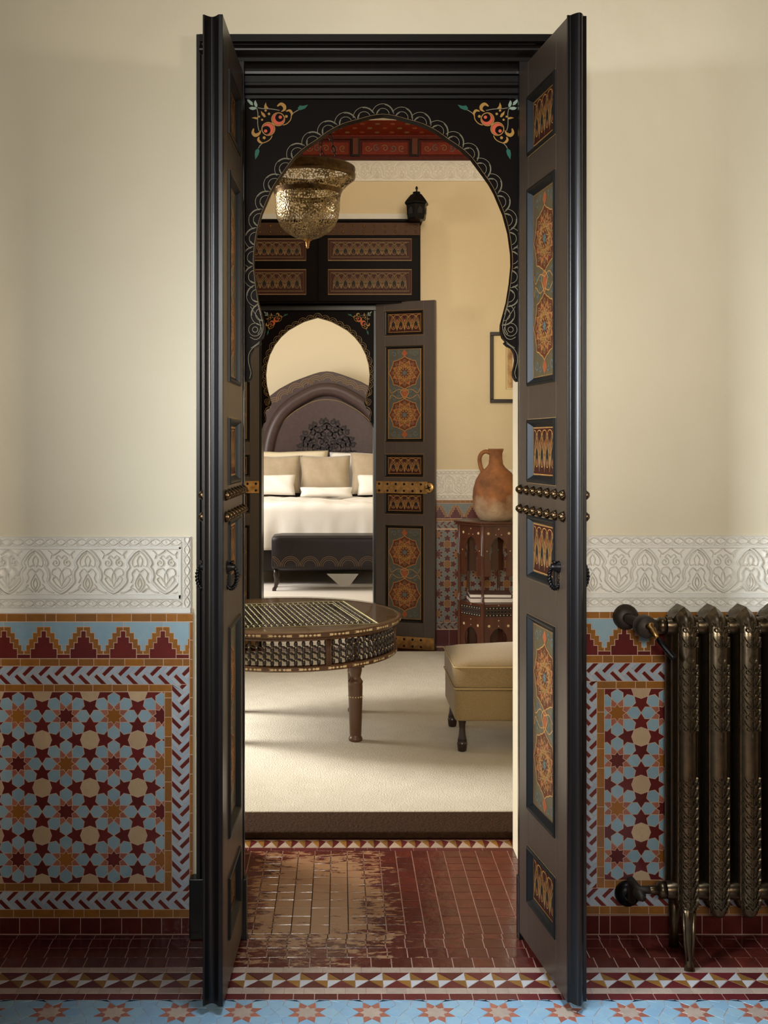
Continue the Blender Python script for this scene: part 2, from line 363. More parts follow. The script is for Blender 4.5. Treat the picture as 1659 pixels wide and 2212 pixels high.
# ------------------------------------------------------------------ 2-D tools for tile work
def clip_rect(poly, x0,x1,y0,y1):
    def cut(p, ins, inter):
        out=[]
        for i in range(len(p)):
            a=p[i-1]; b=p[i]
            ia,ib=ins(a),ins(b)
            if ib:
                if not ia: out.append(inter(a,b))
                out.append(b)
            elif ia: out.append(inter(a,b))
        return out
    def ix(x): return lambda a,b: (x, a[1]+(b[1]-a[1])*(x-a[0])/(b[0]-a[0]))
    def iy(y): return lambda a,b: (a[0]+(b[0]-a[0])*(y-a[1])/(b[1]-a[1]), y)
    for ins,inter in ((lambda q:q[0]>=x0-1e-9,ix(x0)),(lambda q:q[0]<=x1+1e-9,ix(x1)),(lambda q:q[1]>=y0-1e-9,iy(y0)),(lambda q:q[1]<=y1+1e-9,iy(y1))):
        if not poly: return []
        poly=cut(poly,ins,inter)
    out=[]
    for q in poly:
        if not out or math.hypot(q[0]-out[-1][0],q[1]-out[-1][1])>1e-5: out.append(q)
    if len(out)>2 and math.hypot(out[0][0]-out[-1][0],out[0][1]-out[-1][1])<1e-5: out.pop()
    return out if len(out)>2 else []
def area2(p): return 0.5*sum(p[i-1][0]*p[i][1]-p[i][0]*p[i-1][1] for i in range(len(p)))
def inset(p, g):
    if area2(p)<0: p=p[::-1]
    n=len(p); out=[]
    for i in range(n):
        a,b,c=p[i-1],p[i],p[(i+1)%n]
        e1=(b[0]-a[0],b[1]-a[1]); e2=(c[0]-b[0],c[1]-b[1])
        l1=math.hypot(*e1) or 1e-9; l2=math.hypot(*e2) or 1e-9
        n1=(-e1[1]/l1,e1[0]/l1); n2=(-e2[1]/l2,e2[0]/l2)
        k=1+n1[0]*n2[0]+n1[1]*n2[1]; k=max(k,0.35)
        out.append((b[0]+(n1[0]+n2[0])*g/k, b[1]+(n1[1]+n2[1])*g/k))
    return out
MESHC={}
def tile(name, poly, material, parent, frame, gap=0.0019, thick=0.0014, tilt=0.0, mb=None, mi=0):
    """one glazed piece: an object of its own, or (mb given) geometry added to a joined mesh"""
    if abs(area2(poly))<2.2e-5: return None
    p=inset(poly,gap/2)
    if area2(p)<8e-6: return None
    cx=sum(q[0] for q in p)/len(p); cy=sum(q[1] for q in p)/len(p)
    if mb is not None:
        n=len(p); q=inset(p,0.0006)
        v=[frame(u,z,0) for u,z in p]+[frame(u,z,thick) for u,z in q]
        mb.add(v,[tuple(range(n,2*n))]+[(i,(i+1)%n,n+(i+1)%n,n+i) for i in range(n)],mi)
        return None
    rel=[(u-cx,z-cy) for u,z in p]
    key=(name,material.name,id(frame),thick,tuple((round(u,4),round(z,4)) for u,z in rel))
    me=MESHC.get(key)
    if me is None:
        m=MB(); n=len(rel); o0=Vector(frame(0,0,0)); q=inset(rel,0.0007)
        tx,ty=random.uniform(-tilt,tilt),random.uniform(-tilt,tilt)
        v=[(Vector(frame(u,z,0))-o0)[:] for u,z in rel]+[(Vector(frame(u,z,thick+u*tx+z*ty))-o0)[:] for u,z in q]
        m.add(v,[tuple(range(n,2*n)),tuple(range(n))[::-1]]+[(i,(i+1)%n,n+(i+1)%n,n+i) for i in range(n)])
        me=m.mesh(name,material); MESHC[key]=me
    rot=None
    if tilt:
        o0=Vector(frame(0,0,0)); flat=abs(frame(0,1,0)[2]-o0.z)<0.5
        a_,b_=random.uniform(-tilt,tilt),random.uniform(-tilt,tilt)
        rot=(a_,b_,0) if flat else (a_,0,b_)
    return inst(name,me,parent,frame(cx,cy,0),rot)
def rosette_cells(P_, ox, oy, x0,x1,y0,y1):
    """eight-fold star pattern of period P_: yields (kind, polygon, cell parity)"""
    T=math.tan(PI/8); ct=0.30; half=ct*T*1.0
    rin,rk=0.19,0.128
    i0=math.floor((x0-ox)/P_)-1; i1=math.ceil((x1-ox)/P_)+1
    j0=math.floor((y0-oy)/P_)-1; j1=math.ceil((y1-oy)/P_)+1
    rt=ct/math.cos(PI/8)
    def rot(p,a): c,s=math.cos(a),math.sin(a); return (p[0]*c-p[1]*s,p[0]*s+p[1]*c)
    petal=[(rin,0),(ct,-half),(0.42,-half),(0.5,0),(0.42,half),(ct,half)]
    for i in range(i0,i1+1):
        for j in range(j0,j1+1):
            cx,cy=ox+i*P_,oy+j*P_
            pl=lambda pts: [(cx+u*P_,cy+v*P_) for u,v in pts]
            par=(i+j)%2
            star=[]
            for k in range(8):
                star.append(rot((rin,0),k*PI/4)); star.append(rot((rk,0),k*PI/4+PI/8))
            yield 'star_tile',pl(star),par
            for k in range(8):
                a=k*PI/4
                yield 'petal_tile',pl([rot(p,a) for p in petal]),par
                yield 'kite_tile',pl([rot((rk,0),a+PI/8),rot((rin,0),a),rot((rt,0),a+PI/8),rot((rin,0),a+PI/4)]),par
            oc=[(0.5+0.2*math.cos(k*PI/4),0.5+0.2*math.sin(k*PI/4)) for k in range(8)]
            yield 'octagon_tile',pl(oc),par
            c1=rot((0.42,-half),PI/4); tip=rot((0.5,0),PI/4)
            s1=(0.42,half); arm=(ct,half)
            st=[(0.5,0),s1,arm,c1,tip,(0.5,0.3)]
            st=st+[(1-u,v) for u,v in st[1:5][::-1]]
            for k in range(4):
                q=[]
                for u,v in st:
                    r=rot((u-0.5,v-0.5),k*PI/2); q.append((r[0]+0.5,r[1]+0.5))
                yield 'pointed_star_tile',pl(q),par
def brick_row(name, x0,x1,y0,y1, L, material, parent, fr, vertical=False, var=0.2, mb=None, mi=0, **kw):
    a,b=(y0,y1) if vertical else (x0,x1)
    t=a
    while t<b-1e-4:
        l=L*random.choice([1,1,1,1-var,1,0.55 if var>0.1 else 1,1+var*0.5]); e=min(t+l,b)
        if b-e<L*0.3: e=b
        poly=[(x0,t),(x1,t),(x1,e),(x0,e)] if vertical else [(t,y0),(e,y0),(e,y1),(t,y1)]
        tile(name,poly,material,parent,fr,mb=mb,mi=mi,**kw); t=e
def braid(x0,x1,y0,y1, parent, fr, vertical=False, p=0.0515, mb=None, mis=(0,1), ph=0.0):
    """two-strand herringbone band: dark red bars between pale blue straps"""
    A0,A1=(y0,y1) if vertical else (x0,x1); B0,B1=(x0,x1) if vertical else (y0,y1)
    mid=(B0+B1)/2+p/4; h=(B1-B0)/2; a=p/math.sqrt(2)
    r2=math.sqrt(2)
    n=int((A1-A0)/p)+6
    for k in range(-3,n):
        for fam in (0,1):
            for sidx,(f0,f1,name,mt) in enumerate(((0.0,0.31,'strap_tile',z_strap),(0.31,0.67,'bar_tile',z_red),(0.67,1.0,'strap_tile',z_strap))):
                if fam==0: e=[((k*a),(k+f0)*a),((k*a),(k+f1)*a),((k*a+4*h),(k+f1)*a),((k*a+4*h),(k+f0)*a)]
                else: e=[((k+f0)*a,(k+1)*a),((k+f1)*a,(k+1)*a),((k+f1)*a,(k+1)*a+4*h),((k+f0)*a,(k+1)*a+4*h)]
                q=[(A0+ph+(e1+e2)/r2, mid+(e1-e2)/r2) for e1,e2 in e]
                q=clip_rect(q,A0,A1,B0,B1)
                if not q: continue
                if vertical: q=[(B0+B1-v,u) for u,v in q]
                tile(name,q,mt,parent,fr,gap=0.0014,mb=mb,mi=mis[0] if mt is z_strap else mis[1])
def merlons(x0,x1,y0,y1, cx, parent, fr, p=0.1283, mb=None, mis=(0,1,2)):
    H=y1-y0; s=H/242.0
    k0=math.floor((x0-cx)/p)-1; k1=math.ceil((x1-cx)/p)+1
    for k in range(k0,k1+1):
        c=cx+k*p
        inn=[(88,0),(88,65),(62,65),(62,105),(40,105),(40,142),(17,142),(17,182)]
        inner=[(c+a*s,y0+b*s) for a,b in inn]+[(c-a*s,y0+b*s) for a,b in inn[::-1]]
        outp=[(46,209),(46,170),(73,170),(73,130),(98,130),(98,90),(116,90),(116,52),(130,52),(130,28)]
        def E(q): return clip_rect(q,x0,x1,y0,y1)
        q=E(inner)
        if q: tile('merlon_tile',q,z_red,parent,fr,mb=mb,mi=mis[0])
        for sg in (1,-1):
            ring=[(0,209)]+outp+[(88,28),(88,65),(62,65),(62,105),(40,105),(40,142),(17,142),(17,182),(0,182)]
            q=E([(c+sg*a*s,y0+b*s) for a,b in ring])
            if q: tile('stepped_tile',q,z_ochre,parent,fr,mb=mb,mi=mis[1])
        q=E([(c+88*s,y0),(c+p-88*s,y0),(c+p-88*s,y0+28*s),(c+88*s,y0+28*s)])
        if q: tile('merlon_base_tile',q,z_red,parent,fr,mb=mb,mi=mis[0])
        bl=[(0,242),(0,209)]+outp[:-1]
        bl2=[(c+a*s,y0+b*s) for a,b in bl]
        bl2=bl2+[(2*c+p-u,v) for u,v in bl2[::-1]]
        q=E(bl2)
        if q: tile('sky_blue_tile',q,z_blue,parent,fr,gap=0.0018,mb=mb,mi=mis[2])
def zellige(x0,x1,y0,y1, ox,oy, parent, fr, P_=0.1545, mb=None, cols=None):
    cnt={}
    for kind,poly,par in rosette_cells(P_,ox,oy,x0,x1,y0,y1):
        q=clip_rect(poly,x0,x1,y0,y1)
        if not q: continue
        if kind=='star_tile': mt=z_red if par else z_centre
        else: mt={'petal_tile':z_blue,'kite_tile':z_salmon,'octagon_tile':z_cream,'pointed_star_tile':z_red}[kind]
        mi={z_blue:0,z_salmon:1,z_cream:2,z_red:3,z_centre:4}[mt]
        tile(kind,q,mt,parent,fr,gap=0.0017,mb=mb,mi=mi,tilt=0.012)

# ------------------------------------------------------------------ room shells
T=0.75; TE=0.838
def wall_with_hole(name, x0,x1,y0,y1,z1, hx0,hx1,hz, m):
    b=MB()
    for (a,c,z0,zz) in ((x0,hx0,0,z1),(hx1,x1,0,z1),(hx0,hx1,hz,z1)): b.box(a,c,y0,y1,z0,zz)
    o=b.build(name,m,kind='structure',recalc=False)
    return o
RX0,RX1=-0.411,0.678
b=MB()
for (y0_,y1_,hz_) in ((0,0.12,2.78),(0.12,T,3.15)):
    for (a,c,z0,zz) in ((-2.6,RX0,0,4.07),(RX1,3.0,0,4.07),(RX0,RX1,hz_,4.07)): b.box(a,c,y0_,y1_,z0,zz)
wall_front=b.build('wall_front',plaster,kind='structure',recalc=False)
b=MB(); b.box(-2.75,-2.6,-4.75,0,0,3.9); b.build('wall_left',plaster_deep,kind='structure')
b=MB(); b.box(3.0,3.15,-4.75,0,0,3.9); b.build('wall_right',plaster,kind='structure')
b=MB()
for q in ((-2.75,-0.64,0,3.9),(0.30,3.15,0,3.9),(-0.64,0.30,0,1.92),(-0.64,0.30,3.6,3.9)): b.box(q[0],q[1],-4.75,-4.6,q[2],q[3])
b.build('wall_rear',plaster_deep,kind='structure')  # unseen wall; opening and high sill shaped to dim the dado and far left
b=MB(); b.box(-2.75,3.15,-4.75,0,3.9,4.0); b.build('ceiling',cedar,kind='structure')
# sitting room
B2=4.975; D2=0.2
wall_back=wall_with_hole('wall_back',-3.2,2.8,B2,B2+D2,4.2,-0.622,0.268,2.63,plaster_warm)
b=MB(); b.box(-3.35,-3.2,T,B2,0,4.2); b.build('wall_left',plaster_warm,kind='structure')
b=MB(); b.box(2.8,2.95,T,B2,0,4.2); b.build('wall_right',plaster_warm,kind='structure')
b=MB(); b.box(-3.35,2.95,T,B2,4.047,4.2); b.build('ceiling',ceil_white,kind='structure')
b=MB(); b.box(-3.35,RX0,T,TE,-0.06,-.0015); b.box(RX1,2.95,T,TE,-0.06,-.0015); b.box(-3.35,2.95,TE,B2,-0.06,-.0015); b.build('floor',z_red,kind='structure')
# bedroom
B3=11.0
b=MB(); b.box(-3.2,2.8,B3,B3+0.15,0,4.2); b.build('wall_back',plaster_bed,kind='structure')
b=MB(); b.box(-3.2,-3.05,B2+D2,B3,0,4.2); b.build('wall_left',plaster_bed,kind='structure')
b=MB(); b.box(2.65,2.8,B2+D2,B3,0,4.2); b.build('wall_right',plaster_bed,kind='structure')
b=MB(); b.box(-3.2,2.8,B2+D2,B3,4.0,4.1); b.build('ceiling',ceil_white,kind='structure')
b=MB(); b.box(-3.2,2.8,B2,B3,-0.06,0.0); b.build('floor',carpet_w,kind='structure')

# ------------------------------------------------------------------ front floor: tile rows, border bands and the blue star field
FT=0.0014
floor=MB(); floor.box(-2.75,3.15,-4.75,0,-0.06,-FT)
floor=floor.build('floor',grout_dark,kind='structure')
fF=floorF(-FT)
FX0,FX1=-1.6,2.2
def dy(py): return CZ*F/(py-PY)-CD       # floor depth of an image row
rows=[0.0,dy(2028),dy(2047.6),dy(2068.3),dy(2089.6)]
for r in range(4):
    x=FX0+random.uniform(-.01,.01)
    while x<FX1:
        wd=0.0625; tile('red_tile',[(x,rows[r+1]),(x+wd,rows[r+1]),(x+wd,rows[r]),(x,rows[r])],f_red,floor,fF,gap=0.0026,thick=FT,tilt=0.01); x+=wd
for (a,c) in ((2089.6,2100.7),(2133.9,2146)):
    brick_row('cream_tile',FX0,FX1,dy(c),dy(a),0.06,f_cream,floor,fF,var=0.06,gap=0.0014,thick=FT)
p=0.0817; ya,yb,yc=dy(2100.7),dy(2117.3),dy(2133.9); x=XX(827,yb-CD*0) if False else (827-PX)*(CD+yb)/F
x-=p*math.ceil((x-FX0)/p)
while x<FX1:
    m_=x+p/2; e=x+p
    for poly,mt in (([(x,ya),(x,yb),(m_,yb)],f_ochre),([(x,ya),(m_,yb),(e,ya)],f_bar),([(e,ya),(m_,yb),(e,yb)],f_white),
                    ([(x,yb),(x,yc),(m_,yb)],f_white),([(m_,yb),(x,yc),(e,yc)],f_bar),([(e,yb),(m_,yb),(e,yc)],f_ochre)):
        tile('triangle_tile',poly,mt,floor,fF,gap=0.0012,thick=FT)
    x+=p
brick_row('dark_red_tile',FX0,FX1,dy(2159.8),dy(2146),0.066,f_bar,floor,fF,var=0.08,gap=0.0022,thick=FT)
yS=dy(2159.8); PB=0.18; ox=XX(1081,-0.486)
for kind,poly,par in rosette_cells(PB,ox,-0.487,-1.30,1.80,-0.765,yS):
    q=clip_rect(poly,-1.30,1.80,-0.765,yS)
    if not q: continue
    mt=f_cream if kind=='star_tile' else z_salmon if kind=='kite_tile' else f_blue
    tile({'star_tile':'sun_tile','kite_tile':'ray_tile'}.get(kind,kind),q,mt,floor,fF,gap=0.0014,thick=FT)
# threshold through the wall
TE=0.838
th=MB(); th.box(RX0,RX1,0,TE,-0.06,-FT); threshold=th.build('trim_1',grout_dark,kind='structure')
y=0.0
for r in range(11):
    x=RX0; e=y+0.0655
    while x<RX1-1e-4:
        x2=min(x+0.0625,RX1)
        tile('red_tile',[(x,y),(x2,y),(x2,e),(x,e)],f_red,threshold,fF,gap=0.0026,thick=FT,tilt=0.008); x=x2
    y=e
brick_row('dark_red_tile',RX0,RX1,y,y+0.03,0.09,f_bar,threshold,fF,gap=0.002,thick=FT); y+=0.03
x=RX0
while x<RX1-0.01:
    e=x+0.0545; m_=x+0.027
    for poly,mt in (([(x,y),(e,y),(m_,TE-0.02)],f_cream),([(x,y),(m_,TE-0.02),(x,TE)],f_bar),([(e,y),(e,TE),(m_,TE-0.02)],f_ochre),([(x,TE),(m_,TE-0.02),(e,TE)],f_cream)):
        tile('triangle_tile',poly,mt,threshold,fF,gap=0.001,thick=FT)
    x=e

# ------------------------------------------------------------------ zellige dados on the front wall
def dado(name, side, dz, colx, wall_end):
    zy=lambda py: (2017-py)*0.0015+dz
    o=MB()
    lo,hi=(wall_end,colx[-1]) if side<0 else (colx[-1],wall_end)
    o.box(lo,hi,-0.008,0,zy(1980),zy(1324)); o=o.build(name,grout,kind='structure')
    fr=wallF(-0.008)
    brick_row('ochre_brick',lo,hi,zy(1342),zy(1325),0.0625,z_ochre,o,fr)
    mlo,mhi=(lo,colx[3]) if side<0 else (colx[3],hi)
    merlons(mlo,mhi,zy(1421.5),zy(1342.5), XX(352.5,0) if side<0 else XX(1347,0), o, fr)
    brick_row('ochre_brick',mlo,mhi,zy(1437.8),zy(1421.8),0.0625,z_ochre,o,fr)
    braid(mlo,mhi,zy(1477.2),zy(1438.2),o,fr)
    ilo,ihi=(lo,colx[2]) if side<0 else (colx[2],hi)
    brick_row('ochre_brick',ilo,ihi,zy(1493),zy(1477.5),0.0625,z_ochre,o,fr)
    plo,phi=(lo,colx[1]) if side<0 else (colx[1],hi)
    zellige(plo,phi,zy(1905.5),zy(1493.3), (XX(247,0) if side<0 else XX(1332,0)), (zy(1545.5)), o, fr)
    a,c=sorted((colx[1],colx[2])); brick_row('ochre_brick',a,c,zy(1923),zy(1493.3),0.0625,z_ochre,o,fr,vertical=True)
    brick_row('ochre_brick',plo,phi,zy(1923),zy(1905.8),0.0625,z_ochre,o,fr)
    a,c=sorted((colx[2],colx[3])); braid(a,c,zy(1923.3),zy(1477.5),o,fr,vertical=True)
    braid(mlo,mhi,zy(1962),zy(1923.6),o,fr)
    a,c=sorted((colx[3],colx[4])); brick_row('ochre_brick',a,c,zy(1962),zy(1342.5),0.0625,z_ochre,o,fr,vertical=True,var=0.05)
    brick_row('ochre_brick',lo,hi,zy(1979.7),zy(1962.3),0.0625,z_ochre,o,fr)
    return o
X0=lambda px: XX(px,0)
dado('trim_2',-1,0.0,[None,X0(356.3),X0(372),X0(410.2),X0(417.6)],-1.5)
dado('trim_3',1,0.0105,[None,X0(1304.5),X0(1288),X0(1259),X0(1252)],2.15)
for nm,lo,hi,dz in (('baseboard_left',-1.5,X0(417),0.0),('baseboard_right',X0(1250),2.15,0.0075)):
    b=MB(); b.box(lo,hi,-0.008,0,0,(2017-1980)*0.0015+dz); bb=b.build(nm,grout_dark,kind='structure')
    brick_row('red_tile',lo,hi,0.002,(2017-1980.3)*0.0015+dz,0.0645,f_red,bb,wallF(-0.008),var=0.12,gap=0.0022)

# ------------------------------------------------------------------ carved plaster bands
def bez(pts, n=8):                        # Catmull-Rom through points
    out=[]
    P4=[pts[0]]+list(pts)+[pts[-1]]
    for i in range(1,len(P4)-2):
        p0,p1,p2,p3=P4[i-1],P4[i],P4[i+1],P4[i+2]
        for k in range(n):
            t=k/n
            out.append(tuple(0.5*(2*p1[c]+(p2[c]-p0[c])*t+(2*p0[c]-5*p1[c]+4*p2[c]-p3[c])*t*t+(3*p1[c]-p0[c]-3*p2[c]+p3[c])*t**3) for c in (0,1)))
    out.append(tuple(pts[-1])); return out
def spiral(cx,cy,r,turns,a0,sg=1,n=22):
    return [(cx+r*(1-0.82*t/n)*math.cos(a0+sg*2*PI*turns*t/n), cy+r*(1-0.82*t/n)*math.sin(a0+sg*2*PI*turns*t/n)) for t in range(n+1)]
def arabesque(m, x0,x1,y0,y1, cx, p, fr, rel=0.009, clipx=True):
    H=y1-y0
    k0=math.floor((x0-cx)/p)-1; k1=math.ceil((x1-cx)/p)+1
    def put(path,wd,r=rel,w=0):
        seg=[]
        for q in path:
            if x0<=q[0]<=x1: seg.append((q[0],min(max(q[1],y0),y1)))
            else:
                if len(seg)>1: m.ribbon(seg,wd,fr,w=w,relief=r)
                seg=[]
        if len(seg)>1: m.ribbon(seg,wd,fr,w=w,relief=r)
    for k in range(k0,k1+1):
        c=cx+k*p
        for sg in (1,-1):
            g=lambda u,v: (c+sg*u*p, y0+v*H)
            put(bez([g(0,1.0),g(.10,.93),g(.19,.80),g(.23,.70),g(.20,.61),g(.25,.52),g(.265,.40),g(.25,.30),g(.31,.20),g(.41,.09),g(.5,.035)]),p*0.075,rel)
            put(bez([g(.02,.93),g(.10,.84),g(.145,.73),g(.12,.62),g(.03,.66)]),p*0.03,rel*.8)
            sp=spiral(c+sg*0.385*p,y0+0.70*H,0.085*p,1.4,PI/2,-sg); put(sp,p*0.035,rel*.9)
            put(bez([sp[0],g(.44,.86),g(.5,.80)]),p*0.03,rel*.8)
            put(bez([g(.28,.95),g(.34,.88),g(.42,.93),g(.49,.99)]),p*0.035,rel*.9)
            put(bez([g(.29,.80),g(.31,.90),g(.25,.97)]),p*0.03,rel*.8)
            put(bez([g(.5,.5),g(.44,.58),g(.34,.55),g(.32,.45),g(.38,.40)]),p*0.032,rel*.9)
            put(bez([g(.5,.12),g(.40,.22),g(.335,.34),g(.40,.38),g(.455,.28)]),p*0.036,rel*.9)
            put(bez([g(.5,.18),g(.465,.30),g(.475,.42),g(.5,.5)]),p*0.03,rel*.8)
            put(bez([g(0,.06),g(.07,.16),g(.085,.26),g(.045,.37),g(0,.46)]),p*0.032,rel*.9)
            put(bez([g(0,.12),g(.035,.22),g(.02,.32),g(0,.36)]),p*0.03,rel)
            put(bez([g(.01,.50),g(.08,.56),g(.15,.47),g(.13,.36),g(.17,.26)]),p*0.034,rel*.9)
            put(bez([g(.02,.62),g(.05,.76),g(.0,.86)]),p*0.03,rel*.8)
            put(bez([g(.05,.05),g(.14,.13),g(.20,.10),g(.28,.05),g(.36,.03)]),p*0.035,rel*.9)
            put(bez([g(.13,.22),g(.18,.15)]),p*0.03,rel*.8)
def small_band(m, x0,x1,y0,y1, fr, p=0.034, rel=0.006, vertical=False):
    a0,a1=(y0,y1) if vertical else (x0,x1); b0,b1=(x0,x1) if vertical else (y0,y1)
    mid=(b0+b1)/2; h=(b1-b0)/2*0.72
    for sg in (1,-1):
        path=[]; n=int((a1-a0)/p*8)
        for i in range(n+1):
            t=a0+(a1-a0)*i/n; path.append((t,mid+sg*h*math.sin(2*PI*(t-a0)/(2*p))))
        if vertical: path=[(v,u) for u,v in path]
        m.ribbon(path,0.0058,fr,relief=rel)
    t=a0+p/2
    while t<a1-0.004:
        c=[(t+0.0035*math.cos(q*PI/3),mid+0.0035*math.sin(q*PI/3)) for q in range(6)]
        d1=[(t+p*.3,b1-0.001),(t+p*.5,mid+h*.55),(t+p*.7,b1-0.001)]
        d2=[(t+p*.3,b0+0.001),(t+p*.7,b0+0.001),(t+p*.5,mid-h*.55)]
        for q in (c,d1,d2):
            q=[(min(max(u,a0),a1),v) for u,v in q]
            if vertical: q=[(v,u) for u,v in q]
            if abs(area2(q))>1e-6: m.prism(q,0,rel*0.8,fr)
        t+=p
def stucco(name, lo, hi, dz, cx, end=None):
    zy=lambda py: (2017-py)*0.0015+dz
    b=MB(); b.box(lo,hi,-0.006,0,zy(1324),zy(1159)); o=b.build(name,plaster_white,kind='structure')
    fr=wallF(-0.006)
    e1=hi; 
    mo=MB(); fl=hi-0.030 if end else hi
    for a,c,ww in ((1180,1186,.007),(1283.5,1293.5,.007),(1312,1323.5,.008),(1159,1161,.005)):
        mo.box(lo,fl if a in(1180,1283.5) else hi,-0.006-ww,-0.006,zy(c),zy(a))
    mo.build('flat_moulding',plaster_white,o,bevel=0.002)
    ar=MB(); arabesque(ar,lo,fl-0.012 if end else hi,zy(1283),zy(1186.5),cx,0.1685,fr); ar.build('carved_arabesque',plaster_white,o,kind='stuff',recalc=False)
    sb=MB(); small_band(sb,lo,fl,zy(1179.5),zy(1161.5),fr); small_band(sb,lo,fl,zy(1311.5),zy(1294),fr)
    if end:
        small_band(sb,hi-0.026,hi-0.002,zy(1311.5),zy(1161.5),fr,vertical=True)
    sb.build('carved_border',plaster_white,o,kind='stuff',recalc=False)
    if end:
        mo=MB(); mo.box(fl-0.010,fl,-0.013,-0.006,zy(1293.5),zy(1180)); mo.build('flat_moulding',plaster_white,o,bevel=0.002)
stucco('trim_4',-1.5,X0(413),0.0,X0(190),end=True)
stucco('trim_5',X0(1250),2.15,0.004,X0(1392))

# ------------------------------------------------------------------ painted ornament for panels
def medallion(m, cx,cy,R, fr, sy=1.0):
    def pol(f,n=96): return [(cx+f(2*PI*i/n)*R*math.cos(2*PI*i/n), cy+sy*f(2*PI*i/n)*R*math.sin(2*PI*i/n)) for i in range(n)]
    lob=lambda a: 0.9+0.10*abs(math.cos(4*a))-0.07*abs(math.sin(8*a))
    m.poly(pol(lob),0.0004,fr,0)
    m.ribbon(pol(lob),R*0.035,fr,0.0010,1,closed=True)
    for i in range(16):
        a=2*PI*i/16; r=0.66 if i%2 else 0.5
        c=(cx+R*r*math.cos(a),cy+sy*R*r*math.sin(a)); s=R*0.10
        m.poly([(c[0]+s*math.cos(q*PI/4+a),c[1]+s*math.sin(q*PI/4+a)) for q in range(8)],0.0007,fr,2)
    for (n,k,r0) in ((8,3,0.86),(16,5,0.74),(8,2,0.52)):
        for s0 in range(n if math.gcd(n,k)==n else math.gcd(n,k)):
            path=[]
            for i in range(n//math.gcd(n,k)):
                a=2*PI*((s0+i*k)%n)/n+PI/8; b_=2*PI*((s0+(i+1)*k)%n)/n+PI/8
                for t in (0,.5):
                    x=(1-t)*math.cos(a)+t*math.cos(b_); y_=(1-t)*math.sin(a)+t*math.sin(b_)
                    path.append((cx+R*r0*x,cy+sy*R*r0*y_))
            m.ribbon(path,R*0.03,fr,0.0012,1,closed=True)
    m.ribbon(pol(lambda a:0.62+0.2*math.cos(8*a)),R*0.028,fr,0.0012,3,closed=True)
    m.ribbon(pol(lambda a:0.30+0.10*math.cos(8*a)),R*0.028,fr,0.0012,1,closed=True)
    m.poly(pol(lambda a:0.14+0.04*math.cos(8*a),48),0.0013,fr,4)
def big_ornament(w_,h_,fr):
    """two interlaced medallions on a vertical panel, centred at the origin"""
    m=MB(); R=min(w_*0.49,h_*0.215)
    for s in (1,-1):
        medallion(m,0,s*h_*0.235,R,fr)
        m.poly([(0,s*h_*0.235+s*R*1.42),(R*.2,s*h_*0.235+s*R*1.2),(0,s*h_*0.235+s*R*.95),(-R*.2,s*h_*0.235+s*R*1.2)],0.0006,fr,2)
        for t in (1,-1):
            for v0,dirn in ((h_*0.235+R*1.12,1),(h_*0.235-R*1.0,-1)):
                sp=spiral(t*w_*0.33,s*v0,w_*0.085,1.1,PI/2*(1-t),t*s*dirn,14); m.ribbon(sp,w_*0.026,fr,0.0008,4)
                sp=spiral(t*w_*0.18,s*(v0+dirn*R*.12),w_*0.055,1.1,PI/2*(1+t),-t*s*dirn,12); m.ribbon(sp,w_*0.022,fr,0.0008,4)
            m.ribbon(bez([(0,s*h_*0.03),(t*w_*0.2,s*h_*0.05),(t*w_*0.40,s*h_*0.01),(t*w_*0.47,s*h_*0.06)]),w_*0.016,fr,0.0009,1)
    for t in (1,-1):
        m.ribbon(bez([(0,h_*0.235-R*.95),(t*R*.26,h_*.02),(0,-h_*0.235+R*.95)]),w_*0.022,fr,0.0010,1)
    m.poly([(0,R*.36),(R*.22,0),(0,-R*.36),(-R*.22,0)],0.0006,fr,2)
    m.ribbon([(-w_/2,-h_/2),(w_/2,-h_/2),(w_/2,h_/2),(-w_/2,h_/2)],w_*0.02,fr,0.0010,1,closed=True)
    return m
def small_ornament(w_,h_,n,fr):
    """row of interlaced ogees with teardrops, centred at the origin"""
    m=MB(); p=w_*0.94/n
    for i in range(n):
        c=-w_*0.47+p*(i+.5)
        g=lambda u,v: (c+u*p,(v-.5)*h_*.9)
        td=[g(0,.72)]+[g(.27*math.sin(a),.33-.27*math.cos(a)) for a in [PI*2*(0.33+0.34*k/6-0.0) for k in range(7)][::-1]]
        tear=[g(.28*math.sin(2*PI*k/16)*(1-.35*(k==0)),.36-.24*math.cos(2*PI*k/16)+(0.12 if k==8 else 0)) for k in range(16)]
        m.poly(tear,0.0006,fr,5); m.ribbon(tear,p*0.06,fr,0.0010,1,closed=True)
        m.poly([g(0,.34),g(.1,.24),g(0,.15),g(-.1,.24)],0.0011,fr,2)
        for t in (1,-1):
            m.ribbon(bez([g(-t*.5,.02),g(-t*.42,.4),g(-t*.16,.72),g(0,.86),g(t*.2,.97),g(t*.5,1.0)]),p*0.06,fr,0.0012,1)
            m.ribbon(bez([g(t*.5,.05),g(t*.36,.30),g(t*.44,.56),g(t*.12,.95)]),p*0.05,fr,0.0012,3)
        m.poly([g(.5,.78),g(.6,.66),g(.5,.54),g(.4,.66)] if i<n-1 else [g(0,.98),g(.08,.9),g(0,.82),g(-.08,.9)],0.0008,fr,2)
    m.ribbon([(-w_/2,-h_/2),(w_/2,-h_/2),(w_/2,h_/2),(-w_/2,h_/2)],h_*0.03,fr,0.0010,1,closed=True)
    return m
ORN=[pnt_rust,gold,pnt_orange,gold_dim,pnt_slate,pnt_dark]
ORN2=[pnt_rust,gold_dim,pnt_rust,gold_dim,pnt_slate,pnt_dark]

